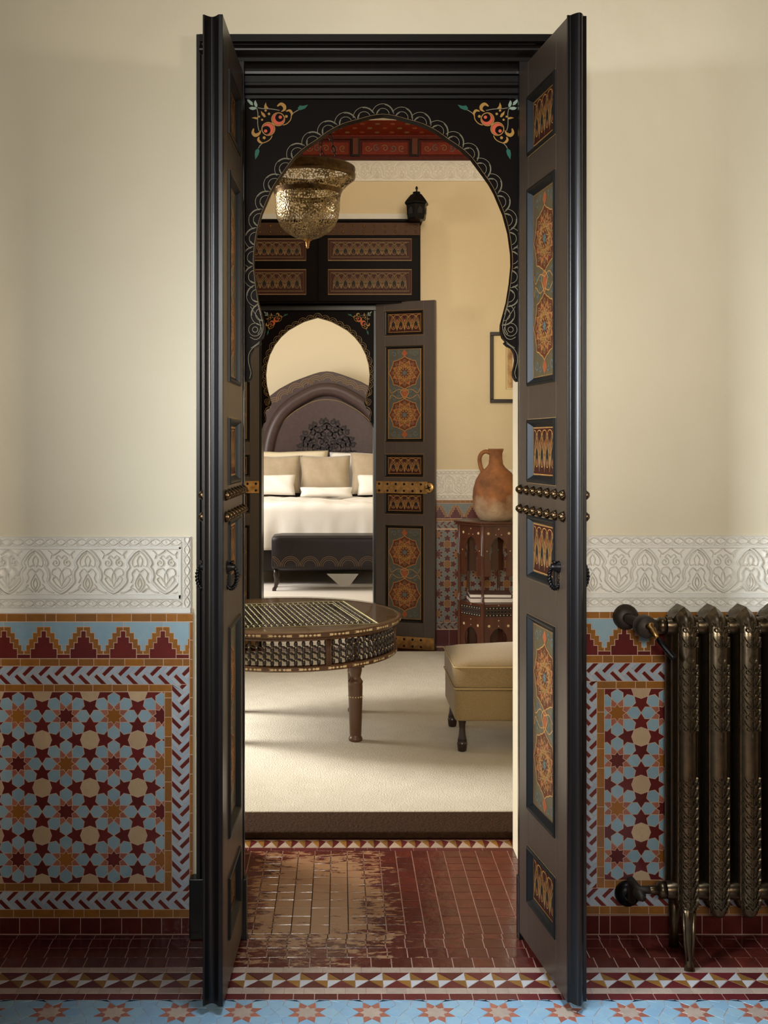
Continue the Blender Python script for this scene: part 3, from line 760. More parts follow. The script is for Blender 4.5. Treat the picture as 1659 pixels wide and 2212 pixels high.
# ------------------------------------------------------------------ panelled door leaves
def panel_set(t, s, x0,x1,panels, face=0.0, rec=0.010, mould_m=None, line_m=None, base=(None,None), nsm=4, fm=0.026):
    """recessed panels with mouldings on the face of a leaf; s=+1 puts the face towards local -y"""
    fr=faceF(s)
    for zt,zb,big in panels:
        # moulding: a raised frame of four mitred bars
        mo=MB(); prof=[(0,0),(0,.005),(.005,.008),(.010,.006),(.016,-.002),(.022,-rec+.001),(fm,-rec+.001)]
        ring=[]
        for d_,h_ in prof: ring.append([(x0+d_,zb+d_,h_),(x1-d_,zb+d_,h_),(x1-d_,zt-d_,h_),(x0+d_,zt-d_,h_)])
        v=[fr(*q) for r in ring for q in r]
        fs=[(k*4+i,k*4+(i+1)%4,(k+1)*4+(i+1)%4,(k+1)*4+i) for k in range(len(prof)-1) for i in range(4)]
        mo.add(v,fs)
        if line_m:
            mo.ribbon([(x0,zb),(x1,zb),(x1,zt),(x0,zt)],0.006,fr,0.0012,1,closed=True)
            q=0.024; mo.ribbon([(x0+q,zb+q),(x1-q,zb+q),(x1-q,zt-q),(x0+q,zt-q)],0.005,fr,0.0010-rec,1,closed=True)
        mo.build('panel_moulding',[mould_m,line_m] if line_m else mould_m,t,recalc=False)
        cx,cz=(x0+x1)/2,(zt+zb)/2; w_,h_=x1-x0-2*fm,zt-zb-2*fm
        pb=MB(); a=fr(cx-w_/2-.004,zb+fm-.004,-rec-.004); c=fr(cx+w_/2+.004,zt-fm+.004,-rec)
        pb.box(min(a[0],c[0])-cx,max(a[0],c[0])-cx,min(a[1],c[1]),max(a[1],c[1]),a[2]-cz,c[2]-cz)
        po=pb.build('panel',base[0] if big else base[1],t,loc=(cx,0,cz))
        frp=lambda u,v,w: fr(u,v,w-rec)
        om=(big_ornament(w_,h_,frp) if big else small_ornament(w_,h_,nsm,frp))
        om.build('painted_ornament',ORN,po,recalc=False)
def leaf_frame(t, s, W, H, th, x0,x1,panels, m, rec=0.010, name='leaf_frame'):
    """solid leaf with pockets for the panels"""
    b=MB(); ya,yb=sorted((0,s*th)); core=(s*(rec+.006),s*(th-.012))
    def bx(x,xx,z,zz): b.box(x,xx,ya,yb,z,zz)
    bx(0,x0,0,H); bx(x1,W,0,H)
    zs=sorted([(zb,zt) for zt,zb,_ in panels]); z=0
    for zb,zt in zs: bx(x0,x1,z,zb); z=zt
    bx(x0,x1,z,H)
    c0,c1=sorted(core); b.box(x0,x1,c0,c1,zs[0][0],zs[-1][1])
    return b.build(name,m,t,recalc=False,bevel=0.0015)
def rope_ring(a,b_,r,n=44,k=11,seg=6):
    path=[(a*math.cos(2*PI*i/n),0,b_*math.sin(2*PI*i/n)) for i in range(n)]
    m=MB()
    for ph in (0,PI):
        pts=[]
        for i in range(n):
            an=2*PI*i/n; nx,nz=math.cos(an),math.sin(an); tw=k*an+ph
            o=r*0.62
            pts.append((path[i][0]+nx*o*math.cos(tw),o*math.sin(tw),path[i][2]+nz*o*math.cos(tw)))
        m.tube(pts,r*0.72,seg,closed=True)
    return m
def stud_mesh():
    m=MB(); n=12
    prof=[(0.0125,0),(0.0145,0.004),(0.0138,0.009),(0.010,0.014),(0.005,0.0165),(0.0005,0.0172)]
    m.lathe(prof,n,axis='y')
    for k in range(4):
        a0=k*PI/2
        m.tube([(0.0145*math.cos(u*PI/2)*math.cos(a0+u*1.6),0.0172*math.sin(u*PI/2)+0.0008,0.0145*math.cos(u*PI/2)*math.sin(a0+u*1.6)) for u in [i/6 for i in range(7)]],0.0016,4)
    return m.mesh('stud',brass_dark)
STUD=stud_mesh()
RING=rope_ring(0.017,0.033,0.0055).mesh('ring',iron)
FRONT_PANELS=[(2.640,2.455,False),(2.352,1.740,True),(1.636,1.442,False),(1.341,1.145,False),(1.033,.425,True),(.310,.133,False)]
def front_leaf(name, s, hinge, ang, label, convex):
    z0=0.026; W,H,th=0.438,2.753,0.056; x0,x1=0.090,0.349
    t=empty(name,(hinge[0],hinge[1],z0),ang,label=label,cat='door',kind='structure')
    leaf_frame(t,s,W,H,th,x0,x1,FRONT_PANELS,wood_leaf)
    panel_set(t,s,x0,x1,FRONT_PANELS,mould_m=mould_blue,base=(panel_base,panel_red),line_m=gold_dim,nsm=4)
    e=MB()
    if convex:
        pf=[(W,0),(W+.006,0),(W+.006,.009)]+[(W+.008+.020*math.sin(PI*i/10),.010+.036*(i/10)) for i in range(11)]+[(W+.006,.047),(W+.006,th),(W,th)]
    else:
        pf=[(W,0),(W+.022,0),(W+.022,.012)]+[(W+.021-.016*math.sin(PI*i/14),.013+.038*(i/14)) for i in range(15)]+[(W+.022,.052),(W+.022,th),(W,th)]
    e.prism([(u,s*v) for u,v in pf],0,H+(0.006 if convex else 0),lambda u,v,w:(u,v,w))
    e.build('meeting_stile',wood_black,t,bevel=0.001)
    for zz in (1.4426-z0,1.3816-z0):
        for i in range(7):
            x=0.02+i*0.066
            inst('stud',STUD,t,(x,0.0,zz),(0,0,PI if s>0 else 0))
            inst('stud',STUD,t,(x,s*th,zz),(0,0,0 if s>0 else PI))
    for f in (0,1):
        y=-s*0.012 if f==0 else s*(th+0.012)
        h=empty('ring_handle',(0.375,y,1.236-z0),0,parent=t)
        inst('ring',RING,h,(0,0,-0.028),(0.0,0,PI/2))
        bo=MB(); sg=-1 if (s>0)==(f==0) else 1
        bo.lathe([(0.0005,0.014*sg),(0.009,0.012*sg),(0.011,0.004*sg),(0.016,-0.004*sg),(0.018,-0.011*sg)],12,axis='y'); bo.tube([(-0.010,0,0.012),(0,sg*0.006,0.016),(0.010,0,0.012)],0.004,6)
        bo.build('ring_boss',iron,h)
    return t
def ang_of(ax,ay,bx,by): return math.atan2(by-ay,bx-ax)
front_leaf('door_1',-1,(-0.312,-0.048),ang_of(-0.312,-0.048,-0.325,-0.479),'open left door leaf of the near doorway, hollow moulded meeting edge',False)
front_leaf('door_2',1,(0.573,-0.048),ang_of(0.573,-0.048,0.633,-0.479),'open right door leaf of the near doorway with gilded medallion panels and studs',True)

# ------------------------------------------------------------------ arched door frames
AC=825.5
ARCH=[(828,248),(852,251),(879,258.5),(903,265),(923.6,273),(947,286),(968,301.5),(993,318),(1017,339),(1043,374),(1058,395),(1069,415),(1088,460),(1099,501),(1105,546),(1105.6,572),(1102,610),(1095.5,651),(1088,679),(1082.5,700),(1082,715),(1086,729),(1093,736.5),(1089,740.5),(1096,747),(1105.5,751.5),(1111.5,762),(1113.5,777),(1112,790),(1109,802),(1109,812),(1113,820),(1117,824)]
ARCH2=[(686.5,685),(697,688),(706,690.5),(716.6,694),(732,702),(749.8,712.4),(765.5,726.4),(779.5,744),(790,765),(796,786),(798.4,808.6),(797,828),(793.5,845),(789,861),(786.5,869),(788.5,875),(791.7,878),(790.3,881),(795,882.5),(798.5,885.5),(800.5,890),(798.5,897),(798,903),(799,910),(804,915),(807.5,926),(807.5,932)]
def arch_half(y, sx=1.0, sz=1.0):
    """right half of the arch opening in metres from the arch axis (u) and from the apex (v, negative)"""
    d=CD+y
    return [((px-827)*d/F*sx, -(py-248)*d/F*sz) for px,py in ARCH]
def arch_frame(parent, cx, apex, y0, thick, xl, xr, ztop, sx, sz, flower, m=wood_black2):
    """spandrel board with horseshoe arch, painted scallops and corner flowers"""
    half=[(max(u,0.0),v) for u,v in arch_half(0.03,sx,sz)]; half[0]=(0,0)
    if flower=='far': half=[((px-686.5)*(CD+4.94)/F,-(py-685)*(CD+4.94)/F) for px,py in ARCH2]
    fr=lambda u,v,w:(cx+u,y0-w,apex+v)
    foot=half[-1][1]
    poly=[(xl-cx,ztop-apex),(xl-cx,foot)]+[(-u,v) for u,v in half[::-1]]+[(u,v) for u,v in half[1:]]+[(xr-cx,foot),(xr-cx,ztop-apex)]
    # two strips so that the face stays clean
    b=MB(); n=len(half)
    fullp=[(-u,v) for u,v in half[::-1]]+[(u,v) for u,v in half[1:]]
    def outer(u,v,i,tot):
        if i<=0.30*tot: return (xl-cx,v) 
        return None
    tot=len(fullp)
    outs=[]
    side=1
    for i,(u,v) in enumerate(fullp):
        sg=1 if u>0 else -1
        if abs(u)<0.36*sx and v>-0.14*sz: outs.append((u*1.0,ztop-apex))
        else: outs.append(((xr-cx) if sg>0 else (xl-cx), v))
    # insert the corners
    ip=[];op=[]
    for i in range(tot):
        if i>0:
            a,c=outs[i-1],outs[i]
            if a[0]!=c[0] and (abs(a[1]-(ztop-apex))<1e-9)!=(abs(c[1]-(ztop-apex))<1e-9):
                cor=(xl-cx,ztop-apex) if c[0]<0 or a[0]<0 else (xr-cx,ztop-apex)
                mid=((fullp[i-1][0]+fullp[i][0])/2,(fullp[i-1][1]+fullp[i][1])/2)
                ip.append(mid); op.append(cor)
        ip.append(fullp[i]); op.append(outs[i])
    k=len(ip)
    v=[fr(*q,0) for q in ip]+[fr(*q,0) for q in op]+[fr(*q,-thick) for q in ip]+[fr(*q,-thick) for q in op]
    fs=[]
    for i in range(k-1):
        fs+= [(i,i+1,k+i+1,k+i),(2*k+i,3*k+i,3*k+i+1,2*k+i+1),(i,2*k+i,2*k+i+1,i+1),(k+i,k+i+1,3*k+i+1,3*k+i)]
    fs+=[(0,k,3*k,2*k),(k-1,2*k+k-1,3*k+k-1,k+k-1)]
    b.add(v,fs); sp=b.build('arch_panel',m,parent)
    # painted scallops along the edge
    sc_=MB(); pts=[(u,v) for u,v in half if v>-(0.66 if flower=='near' else 0.60)]
    fine=bez(pts[::-1]+[(-u,v) for u,v in pts[1:]],6)
    L=[0]
    for i in range(1,len(fine)): L.append(L[-1]+math.dist(fine[i],fine[i-1]))
    step=0.062*sx; nn=int(L[-1]/step); step=L[-1]/nn
    def at(s):
        for i in range(1,len(L)):
            if L[i]>=s:
                f=(s-L[i-1])/max(L[i]-L[i-1],1e-9); a,c=fine[i-1],fine[i]
                return (a[0]+(c[0]-a[0])*f,a[1]+(c[1]-a[1])*f),math.atan2(c[1]-a[1],c[0]-a[0])
        return fine[-1],math.atan2(fine[-1][1]-fine[-2][1],fine[-1][0]-fine[-2][0])
    lw=0.0014*sx if sx>0.97 else 0.0030
    lim=xr-cx-0.004
    def arc(c,an,r,a0,a1,o,mi):
        pth=[]
        for i in range(15):
            t=a0+(a1-a0)*i/14
            q=(c[0]+r*math.cos(an-t)+math.cos(an-PI/2)*o*-1, c[1]+r*math.sin(an-t)+math.sin(an-PI/2)*o*-1)
            if abs(q[0])<lim: pth.append(q)
        if len(pth)>2: sc_.ribbon(pth,lw,fr,0.0008,mi)
    for i in range(nn+1):
        c,an=at(i*step)
        an2=an+PI        # path runs right to left, outside lies to the right of travel
        arc(c,an,0.036*sx,0.1*PI,0.97*PI,0,0)
        arc(c,an,0.0335*sx,0.55*PI,0.92*PI,0,0)
        arc(c,an,0.021*sx,0.02*PI,0.95*PI,0,0)
        arc(c,an,0.0185*sx,0.06*PI,0.3*PI,0,0)
    off=[]
    for i in range(0,len(fine),3):
        c,an=at(L[i]); off.append((c[0]+math.cos(an-PI/2)*0.002,c[1]+math.sin(an-PI/2)*0.002))
    sc_.ribbon(off,lw*0.9,fr,0.0008,1)
    for t in (1,-1):       # scrolls at the springing and the trailing foot lines
        g=lambda px,py: (t*(px-827)*(CD+.03)/F*sx,-(py-248)*(CD+.03)/F*sz)
        c=g(1103,712); r=0.021*sx
        sc_.ribbon([(c[0]+t*r*math.cos(a),c[1]+r*math.sin(a)) for a in [2*PI*i/20 for i in range(21)]],lw,fr,0.0008,0)
        sc_.ribbon([(c[0]+t*r*.42*math.cos(a),c[1]+r*.42*math.sin(a)) for a in [2*PI*i/14 for i in range(15)]],lw,fr,0.0008,0)
        for pp in ([(1098,655),(1091,680),(1086,700),(1087,716),(1094,730),(1104,733),(1114,728)],[(1113,662),(1104,676),(1095,690),(1091,708),(1097,722)],[(1093,738),(1103,746),(1112,752)],[(1094,742),(1108,752),(1116,764),(1117.5,780),(1114,796),(1112,806),(1115,818)]):
            sc_.ribbon(bez([g(*q) for q in pp],5),lw,fr,0.0008,0)
    sc_.build('painted_scallops',[line_pale if flower=='near' else gold_dim,gold_dim],sp,recalc=False)
    # corner flowers
    fl=MB()
    for t in (1,-1):
        # coordinates from the left spandrel: px relative to (530,200), 11.06 per px, mirrored for the right one
        def g(a,b_):
            px=530+a/11.06; py=200+b_/11.06
            return (-t*(827-px)*(CD+.03)/F*sx,-(py-248)*(CD+.03)/F*sz)
        S=1/11.06*(CD+.03)/F*sx
        def disc(a,b_,r,mi,w=0.0006,n=14): c=g(a,b_); fl.poly([(c[0]+r*S*math.cos(2*PI*i/n),c[1]+r*S*math.sin(2*PI*i/n)) for i in range(n)],w,fr,mi)
        def circ(a,b_,r,mi,w=0.0012,wd=22): c=g(a,b_); fl.ribbon([(c[0]+r*S*math.cos(2*PI*i/20),c[1]+r*S*math.sin(2*PI*i/20)) for i in range(20)],wd*S,fr,w,mi,closed=True)
        def crv(pp,mi,wd=22,w=0.0011):
            q=bez([g(*p_) for p_ in pp],6); n=len(q)
            fl.ribbon(q,[wd*S]*n,fr,w,mi)
        def horn(pp,mi,wd,w=0.0012):
            q=bez([g(*p_) for p_ in pp],6); n=len(q)
            fl.ribbon(q,[max(0.05,math.sin(PI*(0.08+0.9*i/(n-1))))*wd*S for i in range(n)],fr,w,mi)
        def leaf(pp,mi,w=0.0010): fl.poly([g(*p_) for p_ in pp],w,fr,mi)
        leaf([(15,120),(90,170),(170,230),(185,310),(120,290),(60,220)],0); leaf([(245,185),(290,290),(280,360),(230,330),(205,270),(215,215)],0); leaf([(80,365),(150,340),(250,350),(270,390),(190,420),(130,410)],0)
        crv([(300,365),(420,385),(560,390),(700,405),(820,430)],4,16); crv([(275,380),(300,500),(295,650),(300,800),(330,920)],4,16)
        leaf([(490,235),(510,320),(560,380),(510,395),(450,380),(455,310)],3); leaf([(150,605),(230,585),(300,600),(290,640),(260,640)],3); leaf([(370,440),(460,510),(490,580),(450,595),(390,530)],3)
        disc(485,430,28,3); disc(565,510,30,3); disc(400,650,26,3); disc(330,575,24,3)
        for a,b_ in ((785,640),(550,870)):
            disc(a,b_,138,1); circ(a,b_,155,3)
        disc(815,600,104,5,0.0009); disc(835,590,40,1,0.0012); disc(500,900,104,5,0.0009); disc(485,920,40,1,0.0012)
        disc(710,690,34,2,0.0012); disc(610,800,34,2,0.0012)
        horn([(760,330),(850,275),(930,330),(930,410),(850,460)],3,85); horn([(200,860),(180,960),(240,1020),(330,980),(370,900)],3,85)
        horn([(970,450),(1060,430),(1110,500),(1090,570)],3,60); disc(980,570,34,3); horn([(330,1060),(310,1130),(360,1190),(420,1200)],3,60); disc(450,1080,36,3)
        crv([(1100,560),(1080,650),(1000,740),(900,780)],3,20); crv([(640,1030),(600,1110),(520,1170),(410,1210)],3,20)
        crv([(1100,560),(1150,490),(1270,415)],4,16); crv([(410,1210),(350,1270),(315,1330)],4,16)
        leaf([(1250,370),(1300,310),(1380,320),(1500,290),(1430,380),(1330,420),(1270,420)],6); leaf([(310,1330),(340,1400),(310,1500),(240,1600),(225,1480),(240,1380)],6)
    fl.build('painted_flowers',[pnt_mint,pnt_coral,pnt_coral,pnt_yellow,line_pale,m,pnt_green],sp,recalc=False)
    return sp
# near frame
nf=empty('trim_6',(0,0,0),0,kind='structure')
XL,XR=XX(424,-0.045),0.727
def casing(xa,xb,mir):
    pf=[(0,0),(0,.045),(.012,.045),(.016,.040),(.022,.040),(.030,.048),(.040,.048),(.046,.036),(.10,.036),(.11,.030),(.152,.030),(.152,0)]
    m=MB(); m.prism([((xa+u) if not mir else (xb-u),-v) for u,v in pf],0.19,2.898,lambda u,v,w:(u,v,w)); return m
casing(XL,None,False).build('casing',wood_black,nf,bevel=0.0012)
casing(None,XR,True).build('casing',wood_black,nf,bevel=0.0012)
for xa,xb in ((XX(408,-.052),-0.30),(0.57,XR+0.022)):
    m=MB(); m.box(xa,xb,-0.046,0,0,0.195); m.build('plinth_block',wood_black,nf,bevel=0.003)
lint=[(0.0,2.898),(-.064,2.898),(-.064,2.875),(-.054,2.870)]+[(-.054-.016*math.sin(PI*i/8),2.868-.036*i/8) for i in range(9)]+[(-.050,2.828),(-.050,2.818)]+[(-.050+.030*math.sin(PI/2*i/6),2.816-.030*(1-math.cos(PI/2*i/6))) for i in range(7)]+[(-.016,2.784),(-.016,2.776),(-.006,2.776),(-.006,2.764),(-.012,2.760),(-.012,2.752),(0.0,2.746),(.006,2.742),(.006,2.726),(.016,2.722),(.016,2.712),(.070,2.712),(.070,2.76),(.0,2.76)]
m=MB(); m.prism([(y_+(0.018 if y_<0 else 0),z_) for y_,z_ in lint],XL+0.010,XR-0.010,lambda u,v,w:(w,u,v)); m.build('lintel_moulding',wood_black3,nf)
for xa,xb in ((RX0,-0.335),(0.602,RX1)):
    m=MB(); m.box(xa,xb,0.0,0.10,0.0,2.715); m.build('jamb_lining',wood_black,nf,bevel=0.001)
arch_frame(nf, XX(827,0.03), ZZ(248,0.03), 0.03, 0.035, -0.34, 0.61, 2.725, 1.0, 1.0, 'near')
# far frame, in the back wall of the sitting room
ff=empty('trim_7',(0,0,0),0,kind='structure')
AX2=XX(686.5,4.94); Z2=ZZ(686,4.94)
m=MB(); m.box(-0.66,-0.611,4.93,B2+D2,0,2.66); m.build('jamb_lining',wood_black,ff,bevel=0.002)
m=MB(); m.box(0.259,0.31,4.93,B2+D2,0,2.66); m.build('jamb_lining',wood_black,ff,bevel=0.002)
m=MB(); m.box(-0.66,0.31,4.92,4.975,2.625,2.668); m.build('lintel_moulding',wood_black,ff,bevel=0.004)
arch_frame(ff, AX2, Z2, 4.945, 0.03, -0.611, 0.262, 2.63, 0.945, 0.93, 'far')

# ------------------------------------------------------------------ bedroom door leaves (folded back against the sitting-room wall)
FAR_PANELS=[(2.595,2.405,False),(2.325,1.585,True),(1.49,1.315,False),(1.20,1.03,False),(0.945,0.20,True)]
def far_leaf(name, s, hinge, ang, label):
    W,H,th=0.474,2.665,0.042; x0,x1=0.075,0.385
    t=empty(name,(hinge[0],hinge[1],0.02),ang,label=label,cat='door',kind='structure')
    leaf_frame(t,s,W,H,th,x0,x1,FAR_PANELS,wood_leaf2)
    panel_set(t,s,x0,x1,FAR_PANELS,mould_m=wood_black,line_m=gold,base=(pnt_teal,panel_red),nsm=4)
    for zz,x2 in ((1.235,0.415),(0.045,W-.004)):
        b=MB(); y0,y1=sorted((-s*0.0085,-s*0.001)); b.box(0.004,x2,y0,y1,zz-.047,zz+.047)
        if zz>1:
            b.lathe([(0.0005,-s*.013),(.018,-s*.013),(.038,-s*.009),(.042,-s*.002)],14,c=(x2+.012,0,zz),axis='y')
        st=b.build('brass_strap',brass,t,bevel=0.002)
        for i in range(6):
            for dz in (.026,-.026):
                q=MB(); q.lathe([(0.0005,-s*.008),(.006,-s*.0065),(.0095,-s*.001),(.0095,0)],8,axis='y')
                q.build('nail',iron,st,loc=(0.03+i*0.067,-s*0.0085,zz+dz))
        if zz>1:
            q=MB()
            for k in range(4): q.tube([(x2+.012,-s*.014,zz),(x2+.012+.026*math.cos(k*PI/2+.4),-s*.013,zz+.026*math.sin(k*PI/2+.4))],[.007,.002],6)
            q.build('rosette',iron,st)
    return t
far_leaf('door_3',1,(0.276,4.915),ang_of(0.276,4.915,0.716,4.752),'open right door leaf of the bedroom doorway with gold framed panels and brass strap')
far_leaf('door_4',-1,(-0.628,4.915),ang_of(-0.628,4.915,-1.068,4.752),'open left door leaf of the bedroom doorway, mostly hidden by the near leaf')

# ------------------------------------------------------------------ panelled cupboard above the far doorway
cb=empty('overdoor_cupboard',(-0.178,4.972,2.672),0,'dark cupboard with painted panels and a studded strap above the bedroom doorway','cupboard')
m=MB(); m.box(-0.795,0.795,-0.13,0.0,0.0,0.625); m.box(-0.81,0.81,-0.145,0.0,0.625,0.645); m.build('carcass',wood_black2,cb,bevel=0.002)
for sg in (-1,1):
    xa,xb=(0.008,0.785) if sg>0 else (-0.785,-0.008)
    dr=MB(); dr.box(xa,xb,-0.146,-0.130,0.012,0.505); dr=dr.build('door',wood_black2,cb,bevel=0.002)
    fr=lambda u,v,w:(u,-0.146-w,v)
    for zb,zt in ((0.065,0.255),(0.325,0.52-.03)):
        x0_,x1_=(0.085,0.725) if sg>0 else (-0.725,-0.085)
        cx=(x0_+x1_)/2; cz=(zb+zt)/2
        pm=MB(); pm.box(x0_,x1_,-0.150,-0.146,zb,zt); pm.ribbon([(x0_,zb),(x1_,zb),(x1_,zt),(x0_,zt)],0.007,fr,0.0052,1,closed=True)
        pm=pm.build('panel',[panel_red,gold_dim],dr,recalc=False)
        om=small_ornament(x1_-x0_-0.04,zt-zb-0.05,9,lambda u,v,w,cx=cx,cz=cz:(cx+u,-0.1502-w,cz+v)); o=om.build('painted_ornament',ORN2,dr,recalc=False)
m=MB(); m.box(-0.79,0.79,-0.139,-0.130,0.520,0.618); st=m.build('studded_strap',plaster_dim,cb,bevel=0.002)
q=MB(); q.lathe([(0.0005,-.008),(.006,-.0065),(.0095,-.001),(.0095,0)],8,axis='y'); NAIL=q.mesh('nail',brass)
for i in range(20):
    for dz in (0.546,0.592): inst('nail',NAIL,st,(-0.76+i*0.08,-0.139,dz))
m=MB(); m.box(-3.2,0.57,4.955,4.975,3.335,3.385); m.build('trim_8',plaster_white,kind='structure',bevel=0.004)

# ------------------------------------------------------------------ cornice of the sitting room
b=MB(); b.box(-3.2,2.8,4.965,4.975,3.642,3.80); fz=b.build('trim_9',plaster_white,kind='structure')
ar=MB(); frz=wallF(4.965); arabesque(ar,-1.0,1.6,3.655,3.785,0.1,0.19,frz,rel=0.006); ar.build('carved_arabesque',plaster_white,fz,kind='stuff',recalc=False)
co=empty('trim_10',(0,0,0),0,kind='structure')
b=MB(); b.box(-3.2,2.8,4.93,4.975,3.80,3.825); b.box(-3.2,2.8,4.915,4.975,3.955,3.975); b.build('cornice_fillet',red_dark,co,bevel=0.003)
b=MB(); b.box(-3.2,2.8,4.945,4.975,3.825,3.955); b.build('cornice_field',red_dark,co)
for k in range(-6,6):
    xc=0.117+0.459*k+0.23; 
    if abs(xc)>2.4: continue
    b=MB(); b.box(-0.18,0.18,-0.012,0,-0.05,0.05); fr=lambda u,v,w:(u,-0.0125-w,v)
    bp=b.build('cornice_panel',red_wood,co,loc=(xc,4.945,3.888),bevel=0.004)
    om=MB()
    for i in range(5):
        om.ribbon(spiral(-0.13+i*0.065,0,0.028,1.2,i*1.3,1 if i%2 else -1,12),0.005,fr,0.0008,i%2)
    om.build('painted_ornament',[gold_dim,pnt_slate],bp,recalc=False)
    b=MB(); b.box(-0.022,0.022,-0.05,0,-0.055,0.07); b.box(-0.034,-0.022,-0.03,0,-0.06,0.07,1); b.box(0.022,0.034,-0.03,0,-0.06,0.07,1); b.box(-0.034,0.034,-0.035,0,-0.064,-0.052,1)
    b.build('corbel',[pnt_rust,hole_dark],co,loc=(xc-0.2295,4.945,3.888),bevel=0.002)
# sloping painted board above
b=MB(); b.prism([(4.93,3.975),(4.93,3.99),(4.74,4.043),(4.735,4.047),(4.975,4.047),(4.975,3.975)],-3.2,2.8,lambda u,v,w:(w,u,v)); sl=b.build('sloping_board',red_wood,co)
om=MB()
def slopeF(u,v,w): return (u,4.93-0.19*v-0.02*w,3.99+0.053*v-w)
for i in range(34):
    for j in range(3):
        c=(-1.9+i*0.115+(0.057 if j%2 else 0),0.2+0.3*j); om.poly([(c[0]+0.020*math.cos(a*PI/4),c[1]+0.07*math.sin(a*PI/4)) for a in range(8)],0.001,slopeF,(i+j)%2)
om.build('painted_ornament',[pnt_orange,gold_dim],sl,recalc=False)

# ------------------------------------------------------------------ sitting-room dado and plaster band right of the doorway
zt=ZZ(1080,B2); zb_=ZZ(1392,B2)
b=MB(); b.box(0.72,2.0,4.967,B2,0,1.152); sd=b.build('trim_11',grout,kind='structure')
tm=MB(); fr=wallF(4.967)
brick_row('x',0.72,2.0,1.127,1.150,0.07,None,None,fr,mb=tm,mi=4)
merlons(0.72,2.0,1.008,1.125,1.03,None,fr,p=0.128,mb=tm,mis=(3,4,0))
brick_row('x',0.72,2.0,0.985,1.006,0.07,None,None,fr,mb=tm,mi=4)
braid(0.72,2.0,0.93,0.983,None,fr,mb=tm,mis=(5,3))
zellige(0.72,2.0,0.20,0.92,XX(1073,B2),ZZ(1197,B2),None,fr,mb=tm)
braid(0.72,2.0,0.145,0.198,None,fr,mb=tm,mis=(5,3))
brick_row('x',0.72,2.0,0.01,0.14,0.13,None,None,fr,mb=tm,mi=3)
z_gb=mat('glaze_grey_blue', srgb(116,122,120), 0.35, **ZB); z_ol=mat('glaze_ochre_dimmed', srgb(140,98,50), 0.35, **ZB); z_dr=mat('glaze_red_dimmed', srgb(88,30,26), 0.35, **ZB)  # greyer petals; red and ochre darkened to carry the dim light on this dado
tm.build('zellige_tiles',[z_gb,z_dr,z_ol,z_dr,z_ol,z_gb],sd,kind='stuff',recalc=False)
b=MB(); b.box(0.72,2.0,4.968,B2,1.152,1.39); sb=b.build('trim_12',plaster_white,kind='structure')
ar=MB(); fr=wallF(4.968); arabesque(ar,0.72,1.9,1.20,1.345,0.85,0.19,fr,rel=0.005); small_band(ar,0.72,1.9,1.352,1.382,fr); small_band(ar,0.72,1.9,1.162,1.192,fr)
ar.build('carved_arabesque',plaster_white,sb,kind='stuff',recalc=False)

# ------------------------------------------------------------------ sitting-room rug
rg=empty('area_rug',(0,0,0),0.004,'thick ivory wool rug with a dark brown border behind the threshold','rug')
m=MB(); m.box(-2.3,2.2,1.085,4.66,0.0,0.030); m.build('ivory_field',rug_c,rg,bevel=0.008)
m=MB(); m.box(-2.55,2.45,0.842,1.085,0.0,0.030); m.box(-2.55,-2.3,1.085,4.66,0,0.03); m.box(2.2,2.45,1.085,4.66,0,0.03); m.build('brown_border',rug_b,rg,bevel=0.008)
RZ=0.030

# ------------------------------------------------------------------ round coffee table
TX,TY,TR=-0.30,2.495,0.636
ct=empty('coffee_table',(TX,TY,RZ),0,'round walnut coffee table with bone inlay, spindled apron and glass top','table')
top=0.65-RZ
m=MB(); m.lathe([(0.0005,top-.030),(TR-.02,top-.030),(TR-.006,top-.028),(TR,top-.022),(TR,top-.006),(TR-.004,top-.002),(TR-.012,top-.001),(TR-.02,top-.006),(0.0005,top-.006)],96,smooth=False); m.build('tabletop',walnut,ct)
def ringF(R_): return lambda u,v,w:((R_+w)*math.cos(u/R_),(R_+w)*math.sin(u/R_),v)
def inlay_band(R_,z):
    m=MB(); fr=ringF(R_); per=2*PI*R_/26
    for i in range(26):
        c=i*per; h=.0055
        m.poly([(c-.045,z),(c-.040,z+h),(c+.040,z+h),(c+.045,z),(c+.040,z-h),(c-.040,z-h)],0.0008,fr)
        for d in (-.022,0,.022): m.poly([(c+per/2+d-.009,z),(c+per/2+d,z+.006),(c+per/2+d+.009,z),(c+per/2+d,z-.006)],0.0008,fr)
    return m
inlay_band(TR,top-.014).build('bone_inlay',bone,ct,kind='stuff',recalc=False)
AR=TR-.028
za,zb2=top-.172,top-.030      # apron
m=MB(); m.lathe([(AR-.03,za-.028),(AR,za-.028),(AR+.006,za-.024),(AR+.006,za-.004),(AR,za),(AR-.03,za)],96); m.build('lower_rim',walnut,ct)
inlay_band(AR+.006,za-.014).build('bone_inlay',bone,ct,kind='stuff',recalc=False)
m=MB(); m.lathe([(AR-.02,zb2-.016),(AR,zb2-.016),(AR,zb2),(AR-.02,zb2)],96); m.build('upper_rim',walnut,ct)
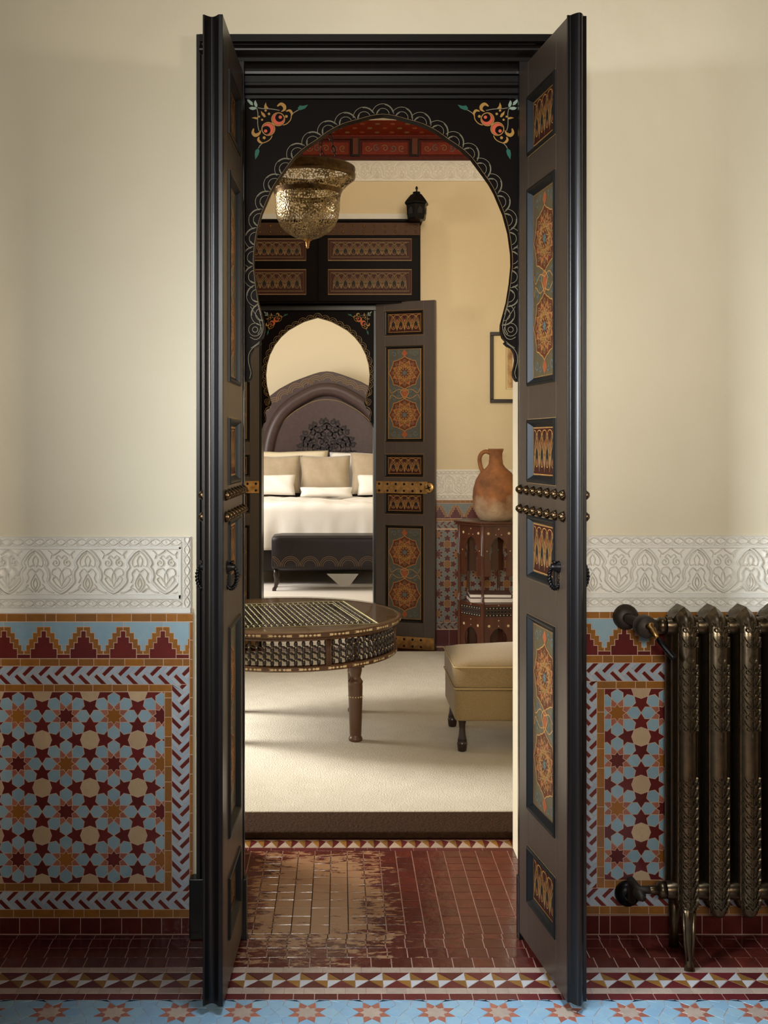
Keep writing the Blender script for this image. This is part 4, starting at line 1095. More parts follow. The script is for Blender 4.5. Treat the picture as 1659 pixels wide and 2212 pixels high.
# turned spindles with beads
Hs=zb2-.016-za
prof=[]
for i in range(25):
    t=i/24; r=0.0048+0.0052*abs(math.sin(t*PI*4))**0.7; prof.append((r,za+t*Hs))
q=MB(); q.lathe(prof,6); SPN=q.mesh('spindle',ebony)
nsp=96; post=[math.degrees(math.atan2(-.31,.38)),math.degrees(math.atan2(.31,.38)),180-math.degrees(math.atan2(.31,.38)),180+math.degrees(math.atan2(.31,.38))]
for i in range(nsp):
    a=2*PI*i/nsp; inst('spindle',SPN,ct,((AR-.010)*math.cos(a),(AR-.010)*math.sin(a),0))
m=MB()
for f in (0.25,0.5,0.75):
    n=nsp*4; pth=[]; rr=[]
    for i in range(n):
        a=2*PI*i/n; pth.append(((AR-.010)*math.cos(a),(AR-.010)*math.sin(a),za+Hs*f+0.004*math.sin(i*PI/2))); rr.append(0.0042+0.0034*(i%4==2))
    m.tube(pth,rr,5,closed=True)
m.build('turned_lattice',ebony,ct,kind='stuff')
q=MB(); q.lathe([(0.0005,-.004),(.0035,-.002),(.0042,0),(.0035,.002),(.0005,.004)],6); me=MB()
for i in range(nsp):
    for f in (0.25,0.75):
        a=2*PI*i/nsp; me.lathe([(0.0004,-.0042),(.0034,-.002),(.0034,.002),(.0004,.0042)],5,c=((AR-.003)*math.cos(a),(AR-.003)*math.sin(a),za+Hs*f))
me.build('bone_beads',bone,ct,kind='stuff')
for a in (-13,40,-66,93,140,193,246,293):
    a=math.radians(a); m=MB(); m.box(-.011,.011,-.010,.010,za,zb2-.016); m.tube([(0,.0,0.0)]*2 if False else [(0.011,0,za),(0.011,0,zb2-.016)],.006,6)
    o=m.build('apron_post',walnut,ct,loc=((AR-.008)*math.cos(a),(AR-.008)*math.sin(a),0)); o.rotation_euler=(0,0,a)
# top pattern: a turned square of beaded lattice framed by bone lines
sq=TR*0.93
topF=lambda u,v,w:(u*math.cos(.22)-v*math.sin(.22),u*math.sin(.22)+v*math.cos(.22),top-.006+w)
m=MB(); hs=sq/math.sqrt(2)*1.0
def square(h): return [(-h,-h),(h,-h),(h,h),(-h,h)]
m.prism(square(hs),0.0,0.0012,topF,0)
for h_,wd in ((hs,.010),(hs*.80,.008)): m.ribbon(square(h_),wd,topF,0.0012,1,closed=True,relief=.0040)
m.build('lattice_panel',[ebony,bone],ct,recalc=False)
m=MB(); n=26
for i in range(n):
    for j in range(n):
        u=-hs*.95+hs*1.9*(i+.5)/n; v=-hs*.95+hs*1.9*(j+.5)/n
        if abs(abs(u)-hs*.80)<.014 and abs(v)<hs*.82 or abs(abs(v)-hs*.80)<.014 and abs(u)<hs*.82: continue
        r=.0052 if (i+j)%2 else .0062; n0=len(m.v)
        m.add([topF(u+r*math.cos(k*PI/3),v+r*math.sin(k*PI/3),0.0010) for k in range(6)]+[topF(u+r*.7*math.cos(k*PI/3),v+r*.7*math.sin(k*PI/3),0.0056) for k in range(6)],[tuple(range(6,12))]+[(k,(k+1)%6,6+(k+1)%6,6+k) for k in range(6)],0)
m.build('bone_dots',bone,ct,kind='stuff',recalc=False)
m=MB()
for i in range(n+1):
    u=-hs*.95+hs*1.9*i/n
    m.ribbon([(u,-hs*.95),(u,hs*.95)],.006,topF,0.0012,0,relief=.0032); m.ribbon([(-hs*.95,u),(hs*.95,u)],.006,topF,0.0012,0,relief=.0030)
m.build('lattice_bars',ebony,ct,kind='stuff',recalc=False)
m=MB(); m.lathe([(0.0005,top+.0015),(TR-.014,top+.0015),(TR-.012,top+.003),(TR-.012,top+.006),(TR-.014,top+.0075),(0.0005,top+.0075)],96,smooth=False); m.build('glass_top',glass,ct,recalc=True)
lp=[(.030,0),(.036,.004),(.037,.014),(.034,.022),(.030,.028),(.031,.04),(.034,.12),(.0365,.22),(.038,.29),(.036,.300),(.039,.306),(.039,.314),(.033,.322),(.026,.334),(.030,.352),(.034,.37),(.034,za-.045)]
for i,(sx_,sy_) in enumerate(((1,-1),(1,1),(-1,1),(-1,-1))):
    lg=MB(); lg.lathe(lp,20); lg.box(-.045,.045,-.045,.045,za-.055,za-.028); lo=lg.build('leg',walnut,ct,loc=(.38*sx_,.31*sy_,0))
    be=MB()
    for k in range(16): 
        a=2*PI*k/16; be.lathe([(0.0004,-.004),(.0036,-.0018),(.0036,.0018),(.0004,.004)],5,c=(.0372*math.cos(a),.0372*math.sin(a),.235))
    be.build('bone_beads',bone,lo,kind='stuff')

# ------------------------------------------------------------------ ottoman
OX,OY=XX(983,1.955),1.955
ot=empty('ottoman',(OX,OY,RZ),0,'square ottoman in gold linen with piped cushion and dark turned legs','ottoman')
def rbox(x0,x1,y0,y1,z0,z1,r=.02,n=3,crown=0.0,seg=10):
    """soft rounded box"""
    m=MB(); bm=bmesh.new(); bmesh.ops.create_cube(bm,size=1.0)
    bmesh.ops.subdivide_edges(bm,edges=bm.edges,cuts=seg,use_grid_fill=True)
    sx,sy,sz=(x1-x0)/2,(y1-y0)/2,(z1-z0)/2
    vs_=[]
    for v in bm.verts:
        q=[v.co.x*2*sx,v.co.y*2*sy,v.co.z*2*sz]; h=(sx-r,sy-r,sz-r)
        c=[max(-h[i],min(h[i],q[i])) for i in range(3)]; d=Vector([q[i]-c[i] for i in range(3)])
        if d.length>1e-9: d=d.normalized()*r
        p=[c[i]+d[i] for i in range(3)]
        if crown and v.co.z>0.2: p[2]+=crown*math.cos(v.co.x*PI)*math.cos(v.co.y*PI)
        vs_.append(((x0+x1)/2+p[0],(y0+y1)/2+p[1],(z0+z1)/2+p[2]))
    bm.verts.index_update()
    m.add(vs_,[tuple(v.index for v in f.verts) for f in bm.faces],0,True); bm.free(); return m
OW,OD=0.78,0.56
z1=.186-RZ; z2=.350-RZ; z3=.492-RZ
rbox(0,OW,0,OD,z1,z2,.016).build('base',olive,ot)
rbox(-.004,OW+.004,-.004,OD+.004,z2-.004,z3-.012,.026,crown=.05).build('cushion',olive,ot)
pi=MB(); e=.004
for zz,r0 in ((z3-.03,.0035),(z2+.004,.0035)):
    c=.022; pth=[]
    for (cx_,cy_,a0) in ((OW+e-c,OD+e-c,0),(-e+c,OD+e-c,90),(-e+c,-e+c,180),(OW+e-c,-e+c,270)):
        for k in range(5):
            a=math.radians(a0+k*22.5); pth.append((cx_+(c)*math.cos(a),cy_+(c)*math.sin(a),zz))
    pi.tube(pth,r0,6,closed=True)
pi.build('piping',mat('piping_cord',srgb(182,156,106),0.7),ot,'paler gold piping cord')
ol=[(.017,0),(.022,.004),(.024,.018),(.026,.038),(.026,.044),(.022,.050),(.024,.056),(.018,.08),(.015,.115),(.018,.14),(.022,z1)]
for x_,y_ in ((.04,.04),(OW-.04,.04),(.04,OD-.04),(OW-.04,OD-.04)):
    l=MB(); l.lathe(ol,18); l.build('leg',ebony,ot,loc=(x_,y_,0))

# ------------------------------------------------------------------ hexagonal side table, jar, books
HX,HY,HS=1.093,7.90-CD,0.24; PH=math.radians(8)
st=empty('side_table',(HX,HY,RZ),0,'tall hexagonal walnut stand with arched openings and pearl inlay','table')
cor=[]
for k in range(6):
    a=PH+math.radians(60*k)-math.radians(120); cor.append((HS*math.cos(a),HS*math.sin(a)))
HT=1.006
m=MB(); m.prism([(x_*1.10,y_*1.10) for x_,y_ in cor],HT-.028,HT-.012,lambda u,v,w:(u,v,w)); m.prism([(x_*1.16,y_*1.16) for x_,y_ in cor],HT-.012,HT,lambda u,v,w:(u,v,w)); m.build('tabletop',walnut_red,st,bevel=0.003)
for x_,y_ in cor:
    m=MB(); m.lathe([(.013,0),(.013,.42),(.016,.425),(.016,.44),(.012,.445),(.010,.5),(.012,.6),(.013,.75),(.016,.76),(.016,.775),(.013,.78),(.013,HT-.028)],10); m.build('post',walnut_red,st,loc=(x_*.97,y_*.97,0))
def hexpanel(i):
    a=Vector((*cor[i],0)); c=Vector((*cor[(i+1)%6],0)); mid=(a+c)/2; ux=(c-a).normalized(); nn=Vector((mid.x,mid.y,0)).normalized()
    return lambda u,v,w:(mid+ux*u+nn*(w-.006)).to_tuple()[:2]+(v,)
def arch_board(fr,w2,zlo,zhi,zspring,apex,aw,th=.010):
    """board with a horseshoe opening hanging from the top"""
    b=MB(); op=[(aw*.86,zlo),(aw*.86,zspring-.03),(aw,zspring-.01),(aw*1.02,zspring+.02),(aw*.9,zspring+(apex-zspring)*.5),(aw*.5,zspring+(apex-zspring)*.86),(0.0,apex)]
    full=op+[(-u,v) for u,v in op[:-1][::-1]]
    out=[]
    for (u,v) in full:
        if abs(u)<aw*.95 and v>zspring+.03 and abs(u)<aw*.6: out.append((u*w2/aw/.6 if False else u,zhi))
        else: out.append((w2 if u>0 else -w2,v))
    ip=[full[0]];oq=[out[0]]
    for i in range(1,len(full)):
        a,c=out[i-1],out[i]
        if (abs(a[1]-zhi)<1e-9)!=(abs(c[1]-zhi)<1e-9):
            ip.append(((full[i-1][0]+full[i][0])/2,(full[i-1][1]+full[i][1])/2)); oq.append((w2 if (full[i-1][0]+full[i][0])>0 else -w2,zhi))
        ip.append(full[i]); oq.append(out[i])
    k=len(ip); v=[fr(*q,0) for q in ip]+[fr(*q,0) for q in oq]+[fr(*q,-th) for q in ip]+[fr(*q,-th) for q in oq]; fs=[]
    for i in range(k-1): fs+=[(i,i+1,k+i+1,k+i),(2*k+i,3*k+i,3*k+i+1,2*k+i+1),(i,2*k+i,2*k+i+1,i+1)]
    b.add(v,fs); return b
for i in range(6):
    fr=hexpanel(i); w2=HS/2-.008
    pn=arch_board(fr,w2,.62,HT-.028,.76,.90,.066).build('arch_panel',walnut_red,st)
    lo_=arch_board(fr,w2,.0,.315,.16,.255,.062).build('arch_panel',walnut_red,st)
    bd=MB(); bd.prism([(-w2,.315),(w2,.315),(w2,.425),(-w2,.425)],-.010,0,fr)
    bd=bd.build('shelf_band',walnut_red,st)
    la=MB(); la.prism([(-w2*.86,.335),(w2*.86,.335),(w2*.86,.405),(-w2*.86,.405)],0,.001,fr,0)
    for r in range(3):
        for c_ in range(8):
            u=-w2*.78+c_*w2*1.56/7; v=.345+.025*r; la.poly([(u+.0045*math.cos(k*PI/2),v+.0045*math.sin(k*PI/2)) for k in range(4)],.003,fr,1 if r!=1 else 2)
    for r in (.3575,.3825): la.ribbon([(-w2*.86,r),(w2*.86,r)],.004,fr,.002,2)
    la.build('spindle_lattice',[hole_dark,bone,walnut],bd,recalc=False)
    pe=MB()
    def star(u,v,r): pe.poly([(u+(r if k%2==0 else r*.5)*math.cos(k*PI/6),v+(r if k%2==0 else r*.5)*math.sin(k*PI/6)) for k in range(12)],.001,fr)
    for u,v,r in ((-.075,.925,.013),(.075,.925,.013),(0,.955,.006),(-.02,.915,.005),(.02,.915,.005),(-.085,.80,.006),(.085,.80,.006),(0,.415,.005),(0,.308,.006),(-.07,.27,.013),(.07,.27,.013),(0,.268,.005),(-.112,.37,.006)): star(u,v,r)
    pe.build('pearl_inlay',bone,st,recalc=False,kind='stuff')
m=MB(); m.prism([(x_*.94,y_*.94) for x_,y_ in cor],.405,.42,lambda u,v,w:(u,v,w)); m.build('shelf',walnut_red,st)
# books on the shelf
for nm,z0_,rz,(bw,bd_,bh),lb in (('book',.4205,.12,(.31,.22,.034),'thicker white-paged book lying under another on the stand shelf'),('book',.4555,.05,(.30,.21,.026),'thinner book on top of the pair inside the stand')):
    t=empty(nm,(HX-.01,HY+.0,z0_+RZ),rz-.1,lb,'book')
    m=MB(); m.box(-bw/2,bw/2,-bd_/2,bd_/2,0,.003); m.box(-bw/2,bw/2,-bd_/2,bd_/2,bh-.003,bh); m.box(-bw/2,bw/2,bd_/2-.003,bd_/2,0,bh); m.build('cover',cover,t)
    m=MB(); m.box(-bw/2+.004,bw/2-.004,-bd_/2+.003,bd_/2-.004,.003,bh-.003); m.build('pages',pages,t)
# jar
JX,JY=XX(1071,7.86-CD),7.86-CD
jr=empty('terracotta_jar',(JX,JY,HT+RZ),0,'weathered terracotta jug with one handle on the hexagonal stand','jug')
k=7.86/F
jp=[(0.0005,0),(30,0),(34,2),(42,13),(48.5,32),(50,50),(48.5,68),(43,88),(34,103),(21,114),(15.5,122),(14,134),(14,145),(16.5,152),(16.5,155),(13.5,155),(12,150),(11,140),(11,120)]
jv=MB(); jv.lathe([(max(r*k,.0005),z*k) for r,z in jp],40); 
jv.build('jar_body',terracotta,jr)
hp=[(-13,146),(-22,149),(-31,144),(-35,134),(-34,122),(-31,111),(-27,105)]
h=MB(); h.tube([(x_*k,0,z_*k) for x_,z_ in bez(hp,5)],.015,8); h.build('handle',terracotta,jr)
# picture
fx0,fz1,fz0=XX(1059,4.955),ZZ(717,4.955),ZZ(870,4.955)
fw=0.46; pc=empty('framed_picture',(fx0+fw/2,4.975,(fz0+fz1)/2),0,'framed old print with wide cream mat hanging on the sitting-room wall','picture')
hh=(fz1-fz0)/2; hw=fw/2
for (a,c,d,e_) in ((-hw,hw,hh-.028,hh),(-hw,hw,-hh,-hh+.028),(-hw,-hw+.028,-hh+.028,hh-.028),(hw-.028,hw,-hh+.028,hh-.028)):
    m=MB(); m.box(a,c,-.022,0,d,e_); m.build('frame_bar',frame_b,pc,bevel=0.003)
m=MB(); m.box(-hw+.02,hw-.02,-.008,-.003,-hh+.02,hh-.02); m.build('mat_board',paper,pc)
m=MB(); m.box(-.095,.095,-.0095,-.008,-.16,.165); pr=m.build('print',print_m,pc)
m=MB(); m.ribbon([(-.105,-.17),(.105,-.17),(.105,.175),(-.105,.175)],.003,lambda u,v,w:(u,-.009-w,v),0,closed=True); m.build('ruled_line',frame_b,pr,recalc=False)

# ------------------------------------------------------------------ wall lantern
LX,LY=XX(900,8.28-CD),8.28-CD; kk=8.28/F
ln=empty('wall_lantern',(LX,LY,ZZ(476,LY)),0,'small dark metal lantern with domed roof at the end of the cupboard','lantern')
m=MB(); m.lathe([(0.0005,0),(19*kk,0),(21*kk,4*kk),(22*kk,12*kk),(23.5*kk,32*kk),(27*kk,34*kk),(27*kk,37*kk)],6,smooth=False,a0=.3); m.build('body',iron,ln)
m=MB(); m.lathe([(27.5*kk,37*kk),(24*kk,42*kk),(14*kk,54*kk),(9*kk,57*kk),(8.5*kk,61*kk),(3*kk,62*kk),(0.0005,62*kk)],6,smooth=False,a0=.3); m.build('roof',iron,ln)
m=MB(); m.lathe([(2*kk,61*kk),(1.6*kk,66*kk),(3.2*kk,69*kk),(1.5*kk,73*kk),(.0005,74*kk)],10); m.build('finial',iron,ln)
for i in range(6):
    a=.3+PI/6+i*PI/3; r=19.2*kk; tx,ty=-math.sin(a),math.cos(a)
    m=MB(); m.add([((r+.004)*math.cos(a)+tx*u,(r+.004)*math.sin(a)+ty*u,z*kk) for u,z in ((-6*kk,12),(6*kk,12),(5*kk,22),(0,28),(-5*kk,22))],[(0,1,2,3,4)]); m.build('pane',hole_dark,ln,recalc=False)
m=MB(); m.tube([(0,0.02,50*kk),(0,B2-LY,50*kk)],.010,8); m.lathe([(.0005,-.012),(.04,-.010),(.045,0)],16,c=(0,B2-LY,50*kk),axis='y'); m.build('wall_bracket',iron,ln)

# ------------------------------------------------------------------ hanging brass lantern
GY=5.5-CD; g=5.5/F
GX=XX(664.5,GY); GZ0=ZZ(520,GY)
hl=empty('hanging_lantern',(GX,GY,GZ0),0,'large pierced brass lantern hanging on chains in the arch','lantern')
gp=[(0.001,0),(10,2.5),(30,9),(46,19),(58,31),(66.5,48),(69.5,64),(70,82),(71,97),(73,104),(78,112),(88,123),(100,133)]
m=MB(); m.lathe([(r*g if r>.01 else .001,z*g) for r,z in gp],64,uv=True); m.build('pierced_bowl',pierced_brass,hl,recalc=True)
m=MB(); m.lathe([(r*g,z*g) for r,z in ((99,132),(103,135),(104,142),(102,147),(103.5,152),(103,156),(99,157),(98,150),(98,134))],64); m.build('rim',brass_dark,hl)
m=MB(); m.lathe([(r*g,z*g) for r,z in ((71.3,97),(73.4,104),(76,109.5))],64); m.build('collar',brass_dark,hl)
m=MB(); m.lathe([(12*g,3*g),(8*g,0),(4*g,-2*g),(5.2*g,-5*g),(3*g,-7*g),(4.4*g,-9.5*g),(2.5*g,-12*g),(3.4*g,-15*g),(.0005,-17.5*g)],14); m.build('finial',brass,hl)
apx=(0,0,0.98)
def link_chain(p0,p1):
    m=MB(); p0=Vector(p0); p1=Vector(p1); d=p1-p0; L_=d.length; n=int(L_/0.034); dn=d.normalized(); sd=dn.cross(Vector((0,1,0.3))).normalized(); s2=dn.cross(sd)
    for i in range(n):
        c=p0+d*(i+.5)/n; ax=sd if i%2 else s2
        m.tube([(c+dn*.021*math.cos(a)+ax*.009*math.sin(a))[:] for a in [2*PI*k/10 for k in range(10)]],.0026,5,closed=True)
    return m
for k in range(3):
    a=math.radians(-52+120*k); link_chain((100*g*math.cos(a),100*g*math.sin(a),157*g),apx).build('chain',iron,hl)
link_chain(apx,(0,0,4.047-GZ0-.02)).build('chain',iron,hl)
m=MB(); m.lathe([(.0005,-.05),(.02,-.045),(.05,-.02),(.055,0)],20,c=(0,0,4.047-GZ0)); m.build('ceiling_rose',brass_dark,hl)

# ------------------------------------------------------------------ bedroom: bed, pillows, bench
HBY=10.78; hd=CD+HBY; kb=hd/F
bedX=XX(706,HBY)
bd=empty('bed',(bedX,HBY,0),0,'wide bed with a tall brown leather headboard shaped as a pointed arch','bed')
hbz=lambda py: ZZ(py,HBY)
outl=[(0,802.5),(14,804),(28,808),(48,815),(74,825),(102,840),(126,858),(146,880),(162,910),(170,945),(172,1000),(172,1150)]
def hbo(sc_,dz=0): return [(u*kb*sc_,hbz(py)) for u,py in outl]
half=[(u*kb,hbz(py)) for u,py in outl]
m=MB(); m.prism([(-u,v) for u,v in half[::-1]]+half[1:],0,0.06,lambda u,v,w:(u,-w,v)); m.build('headboard',leather,bd,bevel=0.02,seg=3)
rim=[(u*kb,hbz(py)) for u,py in ((0,842),(25,846),(50,858),(76,874),(98,896),(114,925),(124,960),(128,1000),(128,1060))]
path=[(-u,v) for u,v in rim[::-1]]+rim[1:]
m=MB(); m.tube([(u,-.085,v) for u,v in bez(path,4)],.085,12); m.build('padded_roll',leather,bd)
inn=[(u*kb,hbz(py)) for u,py in ((0,863.5),(25,867),(50,878),(75,894),(95,914),(112,944),(120,975),(122,1000),(122,1060))]
m=MB(); m.prism([(-u,v) for u,v in inn[::-1]]+inn[1:],.05,.11,lambda u,v,w:(u,-w,v)); m.build('centre_panel',leather,bd,bevel=.012,seg=3)
m=MB(); fr=lambda u,v,w:(u,-.1105-w,v)
m.ribbon([(-u,v) for u,v in bez(inn,4)[::-1]]+bez(inn,4)[1:],.010,fr,.002,0); m.build('nailhead_trim',stitch,bd,recalc=False)
m=MB(); fr2=lambda u,v,w:(u,-.0605-w,v)
pth=bez([(u*kb*.955,hbz(py)-.06) for u,py in outl[:10]],3); allp=[(-u,v) for u,v in pth[::-1]]+pth[1:]
L=[0]
for i in range(1,len(allp)): L.append(L[-1]+math.dist(allp[i],allp[i-1]))
n=17
for i in range(n):
    s=L[-1]*(i+.5)/n
    j=next(q for q in range(1,len(L)) if L[q]>=s); c=allp[j]; an=math.atan2(allp[j][1]-allp[j-1][1],allp[j][0]-allp[j-1][0])
    for r in (.11,.085,.06): m.ribbon([(c[0]+r*math.cos(an+t)+.08*math.sin(an),c[1]+r*math.sin(an+t)-.08*math.cos(an)) for t in [PI*(.08+.84*q/10) for q in range(11)]],.008,fr2,.002,0)
m.build('stitched_arcs',stitch,bd,recalc=False)
m=MB(); zc=hbz(985); Rm=64*kb
for ring,nn_,r in ((.94,15,.10),(.78,12,.12),(.60,10,.11),(.42,7,.10),(.24,5,.09)):
    for i in range(nn_):
        a=PI*(i+.5)/nn_; c=(Rm*ring*math.cos(a),zc+Rm*1.25*ring*math.sin(a))
        m.ribbon(spiral(c[0],c[1],r*Rm,1.2,a,1 if i%2 else -1,12),.024,fr,.002,0)
    m.ribbon([(Rm*(ring-.09+.035*math.cos(12*a))*math.cos(a),zc+Rm*1.25*(ring-.09+.035*math.cos(12*a))*math.sin(a)) for a in [PI*q/40 for q in range(41)]],.012,fr,.002,0)
m.build('embroidered_medallion',embroid,bd,recalc=False)
FY=8.78-HBY      # foot, local
BW=1.03
m=MB(); m.box(-BW,BW,FY,-.12,.15,.45); m.build('bed_base',leather_d,bd,bevel=.02)
for x_ in (-BW+.1,BW-.1):
    for y_ in (FY+.1,-.25):
        m=MB(); m.lathe([(.03,0),(.035,.02),(.03,.15)],10); m.build('leg',ebony,bd,loc=(x_,y_,0))
rbox(-BW+.01,BW-.01,FY+.01,-.12,.45,.86,.06).build('mattress',linen_w,bd)
# duvet
dv=empty('duvet',(bedX,HBY,0),0,'white duvet spread over the bed and falling over its foot','duvet')
def duvet():
    m=MB(); nx,ny=60,60; V=[]
    ytop=FY-.03; Ltop=1.45; Ldrop=.46
    for j in range(ny+1):
        t=j/ny*(Ltop+Ldrop+.12)
        for i in range(nx+1):
            u=-1+2*i/nx; x_=u*(BW+.05)
            sd=max(0,abs(u)-.93)/.07
            if t<Ltop: y_=-.55-(t/Ltop)*(-.55-(ytop+.08)) ; z_=.925; dr=0
            elif t<Ltop+.12:
                a=(t-Ltop)/.12*PI/2; y_=ytop+.08-.08*math.sin(a); z_=.925-.08*(1-math.cos(a)); dr=.1
            else:
                q=(t-Ltop-.12); y_=ytop-.03*(q/Ldrop); z_=.845-q; dr=q/Ldrop
            wv=1.7*noise.noise((u*4.2,t*1.2,.3))+.9*noise.noise((u*9.5,t*1.8,4.1))+.25*math.sin(u*17)
            y_-= .042*dr*wv; z_+=(.030*noise.noise((u*3.5,t*3.5,7.7))+.016*noise.noise((u*9,t*9,2.2)))*(1-dr)+.012*dr*math.sin(u*7)
            z_-= sd*.30*(1 if t<Ltop else .2)
            V.append((x_,y_,z_))
    m.add(V,[(j*(nx+1)+i,j*(nx+1)+i+1,(j+1)*(nx+1)+i+1,(j+1)*(nx+1)+i) for j in range(ny) for i in range(nx)],0,True)
    return m
o=duvet().build('duvet_cover',linen_w,dv); sm=o.modifiers.new('thick','SOLIDIFY'); sm.thickness=.02
def pillow(w_,h_,t_,n=18,pinch=.12):
    m=MB(); V=[];Fc=[]
    for s in (1,-1):
        for j in range(n+1):
            for i in range(n+1):
                u=-1+2*i/n; v=-1+2*j/n
                pu=u*(1-pinch*.5*(v*v)**.5*0-.06*(1-v*v)*0); ed=(1-u**4)*(1-v**4)
                x_=w_/2*u*(1-.06*(1-abs(v))**1.2*abs(u)); z_=h_/2*v*(1-.08*(1-abs(u))**1.2*abs(v))
                y_=s*t_/2*max(ed,0)**.55+.006*math.sin(9*u+4*v)*ed
                V.append((x_,y_,z_))
    k_=(n+1)*(n+1)
    for s in (0,1):
        for j in range(n):
            for i in range(n):
                a=s*k_+j*(n+1)+i; f=(a,a+1,a+n+2,a+n+1); Fc.append(f if s else f[::-1])
    m.add(V,Fc,0,True)
    bm=bmesh.new(); me=bpy.data.meshes.new('pillow'); me.from_pydata(m.v,[],m.f); bm.from_mesh(me); bmesh.ops.remove_doubles(bm,verts=bm.verts,dist=1e-5); bmesh.ops.recalc_face_normals(bm,faces=bm.faces)
    for f in bm.faces: f.smooth=True
    bm.to_mesh(me); bm.free(); return me
def put_pillow(name, px0,px1,py0,py1, Yc, thick, m, label, lean=-.22, rz=0):
    d=CD+Yc; w_=(px1-px0)*d/F; h_=(py1-py0)*d/F
    me=pillow(w_,h_,thick); me.materials.append(m)
    o=inst(name,me,None,(XX((px0+px1)/2,Yc),Yc,ZZ((py0+py1)/2,Yc)),(lean,0,rz),label,'pillow')
    return o
put_pillow('pillow',500,709,972,1066,10.50,.17,linen_c,'cream pillow standing at the back left against the headboard',lean=-.2)
put_pillow('pillow',712,912,976,1066,10.51,.13,linen_w,'white pillow at the back right, mostly hidden by taupe cushions',lean=-.2)
put_pillow('cushion',536,649,983,1066,10.26,.2,linen_g,'left one of the three square taupe cushions on the bed')
put_pillow('cushion',649,757,983,1066,10.22,.2,linen_g,'middle one of the three square taupe cushions on the bed')
put_pillow('cushion',758,872,976,1068,10.24,.2,linen_g,'right one of the three square taupe cushions on the bed',rz=.1)
put_pillow('pillow',520,638,1024,1071,10.00,.14,linen_w,'small white pillow in front of the left taupe cushion',lean=-.35)
put_pillow('pillow',772,880,1024,1071,10.00,.14,linen_w,'small white pillow in front of the right taupe cushion',lean=-.35)
put_pillow('pillow',648,762,1052,1074,9.92,.16,linen_w,'low white roll pillow lying before the middle taupe cushion',lean=-.2)
# bench
BNY=8.20; bX=XX(709,BNY)+.01
bn=empty('bench',(bX,BNY,0),0,'dark leather bench with stitched arches at the foot of the bed','bench')
bz0,bz1=ZZ(1232,BNY),ZZ(1154,BNY+.2); bl=.625
rbox(-bl,bl,0,.42,bz0,bz1,.045,seg=12).build('seat',leather_d,bn)
m=MB(); fr=lambda u,v,w:(u,-w,v); n=6; pw=2*bl/n
for i in range(n+1):
    c=-bl+pw*i
    for r in (.105,.088,.068): m.ribbon([(min(max(c+r*math.cos(t),-bl+.02),bl-.02),bz0+.04+r*1.05*math.sin(t)) for t in [PI*q/14 for q in range(15)]],.0032,fr,.0012,0)
m.build('stitched_arcs',stitch,bn,recalc=False)
for x_ in (-bl+.045,bl-.045):
    for y_ in (.05,.37):
        m=MB(); m.tube([(0,0,bz0+.01),(0,0,bz0-.05),(.012,0,bz0-.10),(.004,0,.05),(-.014,0,.022),(-.016,0,0)],[.022,.024,.026,.018,.022,.024],8); m.build('leg',ebony,bn,loc=(x_,y_,0))
m=MB(); m.prism([(-.19,.25),(.17,.25),(.05,.09),(-.01,.085)],0,.012,lambda u,v,w:(u,w,v)); m.build('hanging_corner',linen_w,dv,loc=(XX(742,8.72)-bedX,8.70-HBY,ZZ(1268,8.72)-.10))

# ------------------------------------------------------------------ cast-iron radiator with valve
RY=-0.245
ra=empty('radiator',(0,0,0),0,'ornate bronze cast-iron column radiator against the tiled wall','radiator')
def column(m,x,y,z0,z1,r):
    m.lathe([(r*.55,z0),(r*.9,z0+.02),(r,z0+.05),(r,z1-.06),(r*1.02,z1-.03),(r*.8,z1-.008),(r*.3,z1)],14,c=(x,y,0))
pitch=0.0945; xs=[XX(1489.5,RY)+pitch*i for i in range(6)]
ztop,zbot=ZZ(1316,RY),ZZ(1985,RY)
def section(leg):
    t=MB()
    rc=.0285
    t.lathe([(rc*.5,zbot),(rc*.85,zbot+.015),(rc,zbot+.04),(rc,ztop-.07)],16,c=(0,.087,0))
    fy,ry=rc*.7,.152
    pth=[(0,fy,zbot),(0,fy,zbot+.012),(0,fy,zbot+.04),(0,fy,ztop-.09),(0,fy+.002,ztop-.066),(0,fy+.012,ztop-.048),(0,fy+.030,ztop-.038),(0,.087,ztop-.034),(0,ry-.030,ztop-.038),(0,ry-.012,ztop-.048),(0,ry-.002,ztop-.066),(0,ry,ztop-.09),(0,ry,zbot+.04),(0,ry,zbot+.012),(0,ry,zbot)]
    t.tube(pth,[rc*.5,rc*.8,rc]+[rc]*9+[rc,rc*.8,rc*.5],16)
    sec=[(-.034,ztop-.036),(-.022,ztop-.020),(-.010,ztop-.008),(0,ztop),(.010,ztop-.008),(.022,ztop-.020),(.034,ztop-.036)]
    rows_=[]
    for y_,dz,sc in ((fy-.020,-.052,.45),(fy-.008,-.028,.66),(fy+.008,-.012,.84),(fy+.030,0,1),(ry-.03,0,1),(ry-.008,-.014,.8),(ry+.02,-.05,.5)):
        rows_.append([(u*sc,y_,v+dz) for u,v in sec])
    V=[q for r in rows_ for q in r]; k_=len(sec)
    t.add(V,[(j*k_+i,j*k_+i+1,(j+1)*k_+i+1,(j+1)*k_+i) for j in range(len(rows_)-1) for i in range(k_-1)],0,False)
    t.lathe([(.026,-pitch/2),(.030,-.03),(.030,.03),(.026,pitch/2)],14,c=(0,.08,ztop-.062),axis='x')
    t.lathe([(.026,-pitch/2),(.030,-.03),(.030,.03),(.026,pitch/2)],14,c=(0,.08,zbot+.055),axis='x')
    for y_ in (.052,.115): t.box(-.007,.007,y_-.035,y_+.035,zbot+.05,ztop-.06)
    return t
SEC=section(False).mesh('section',bronze)
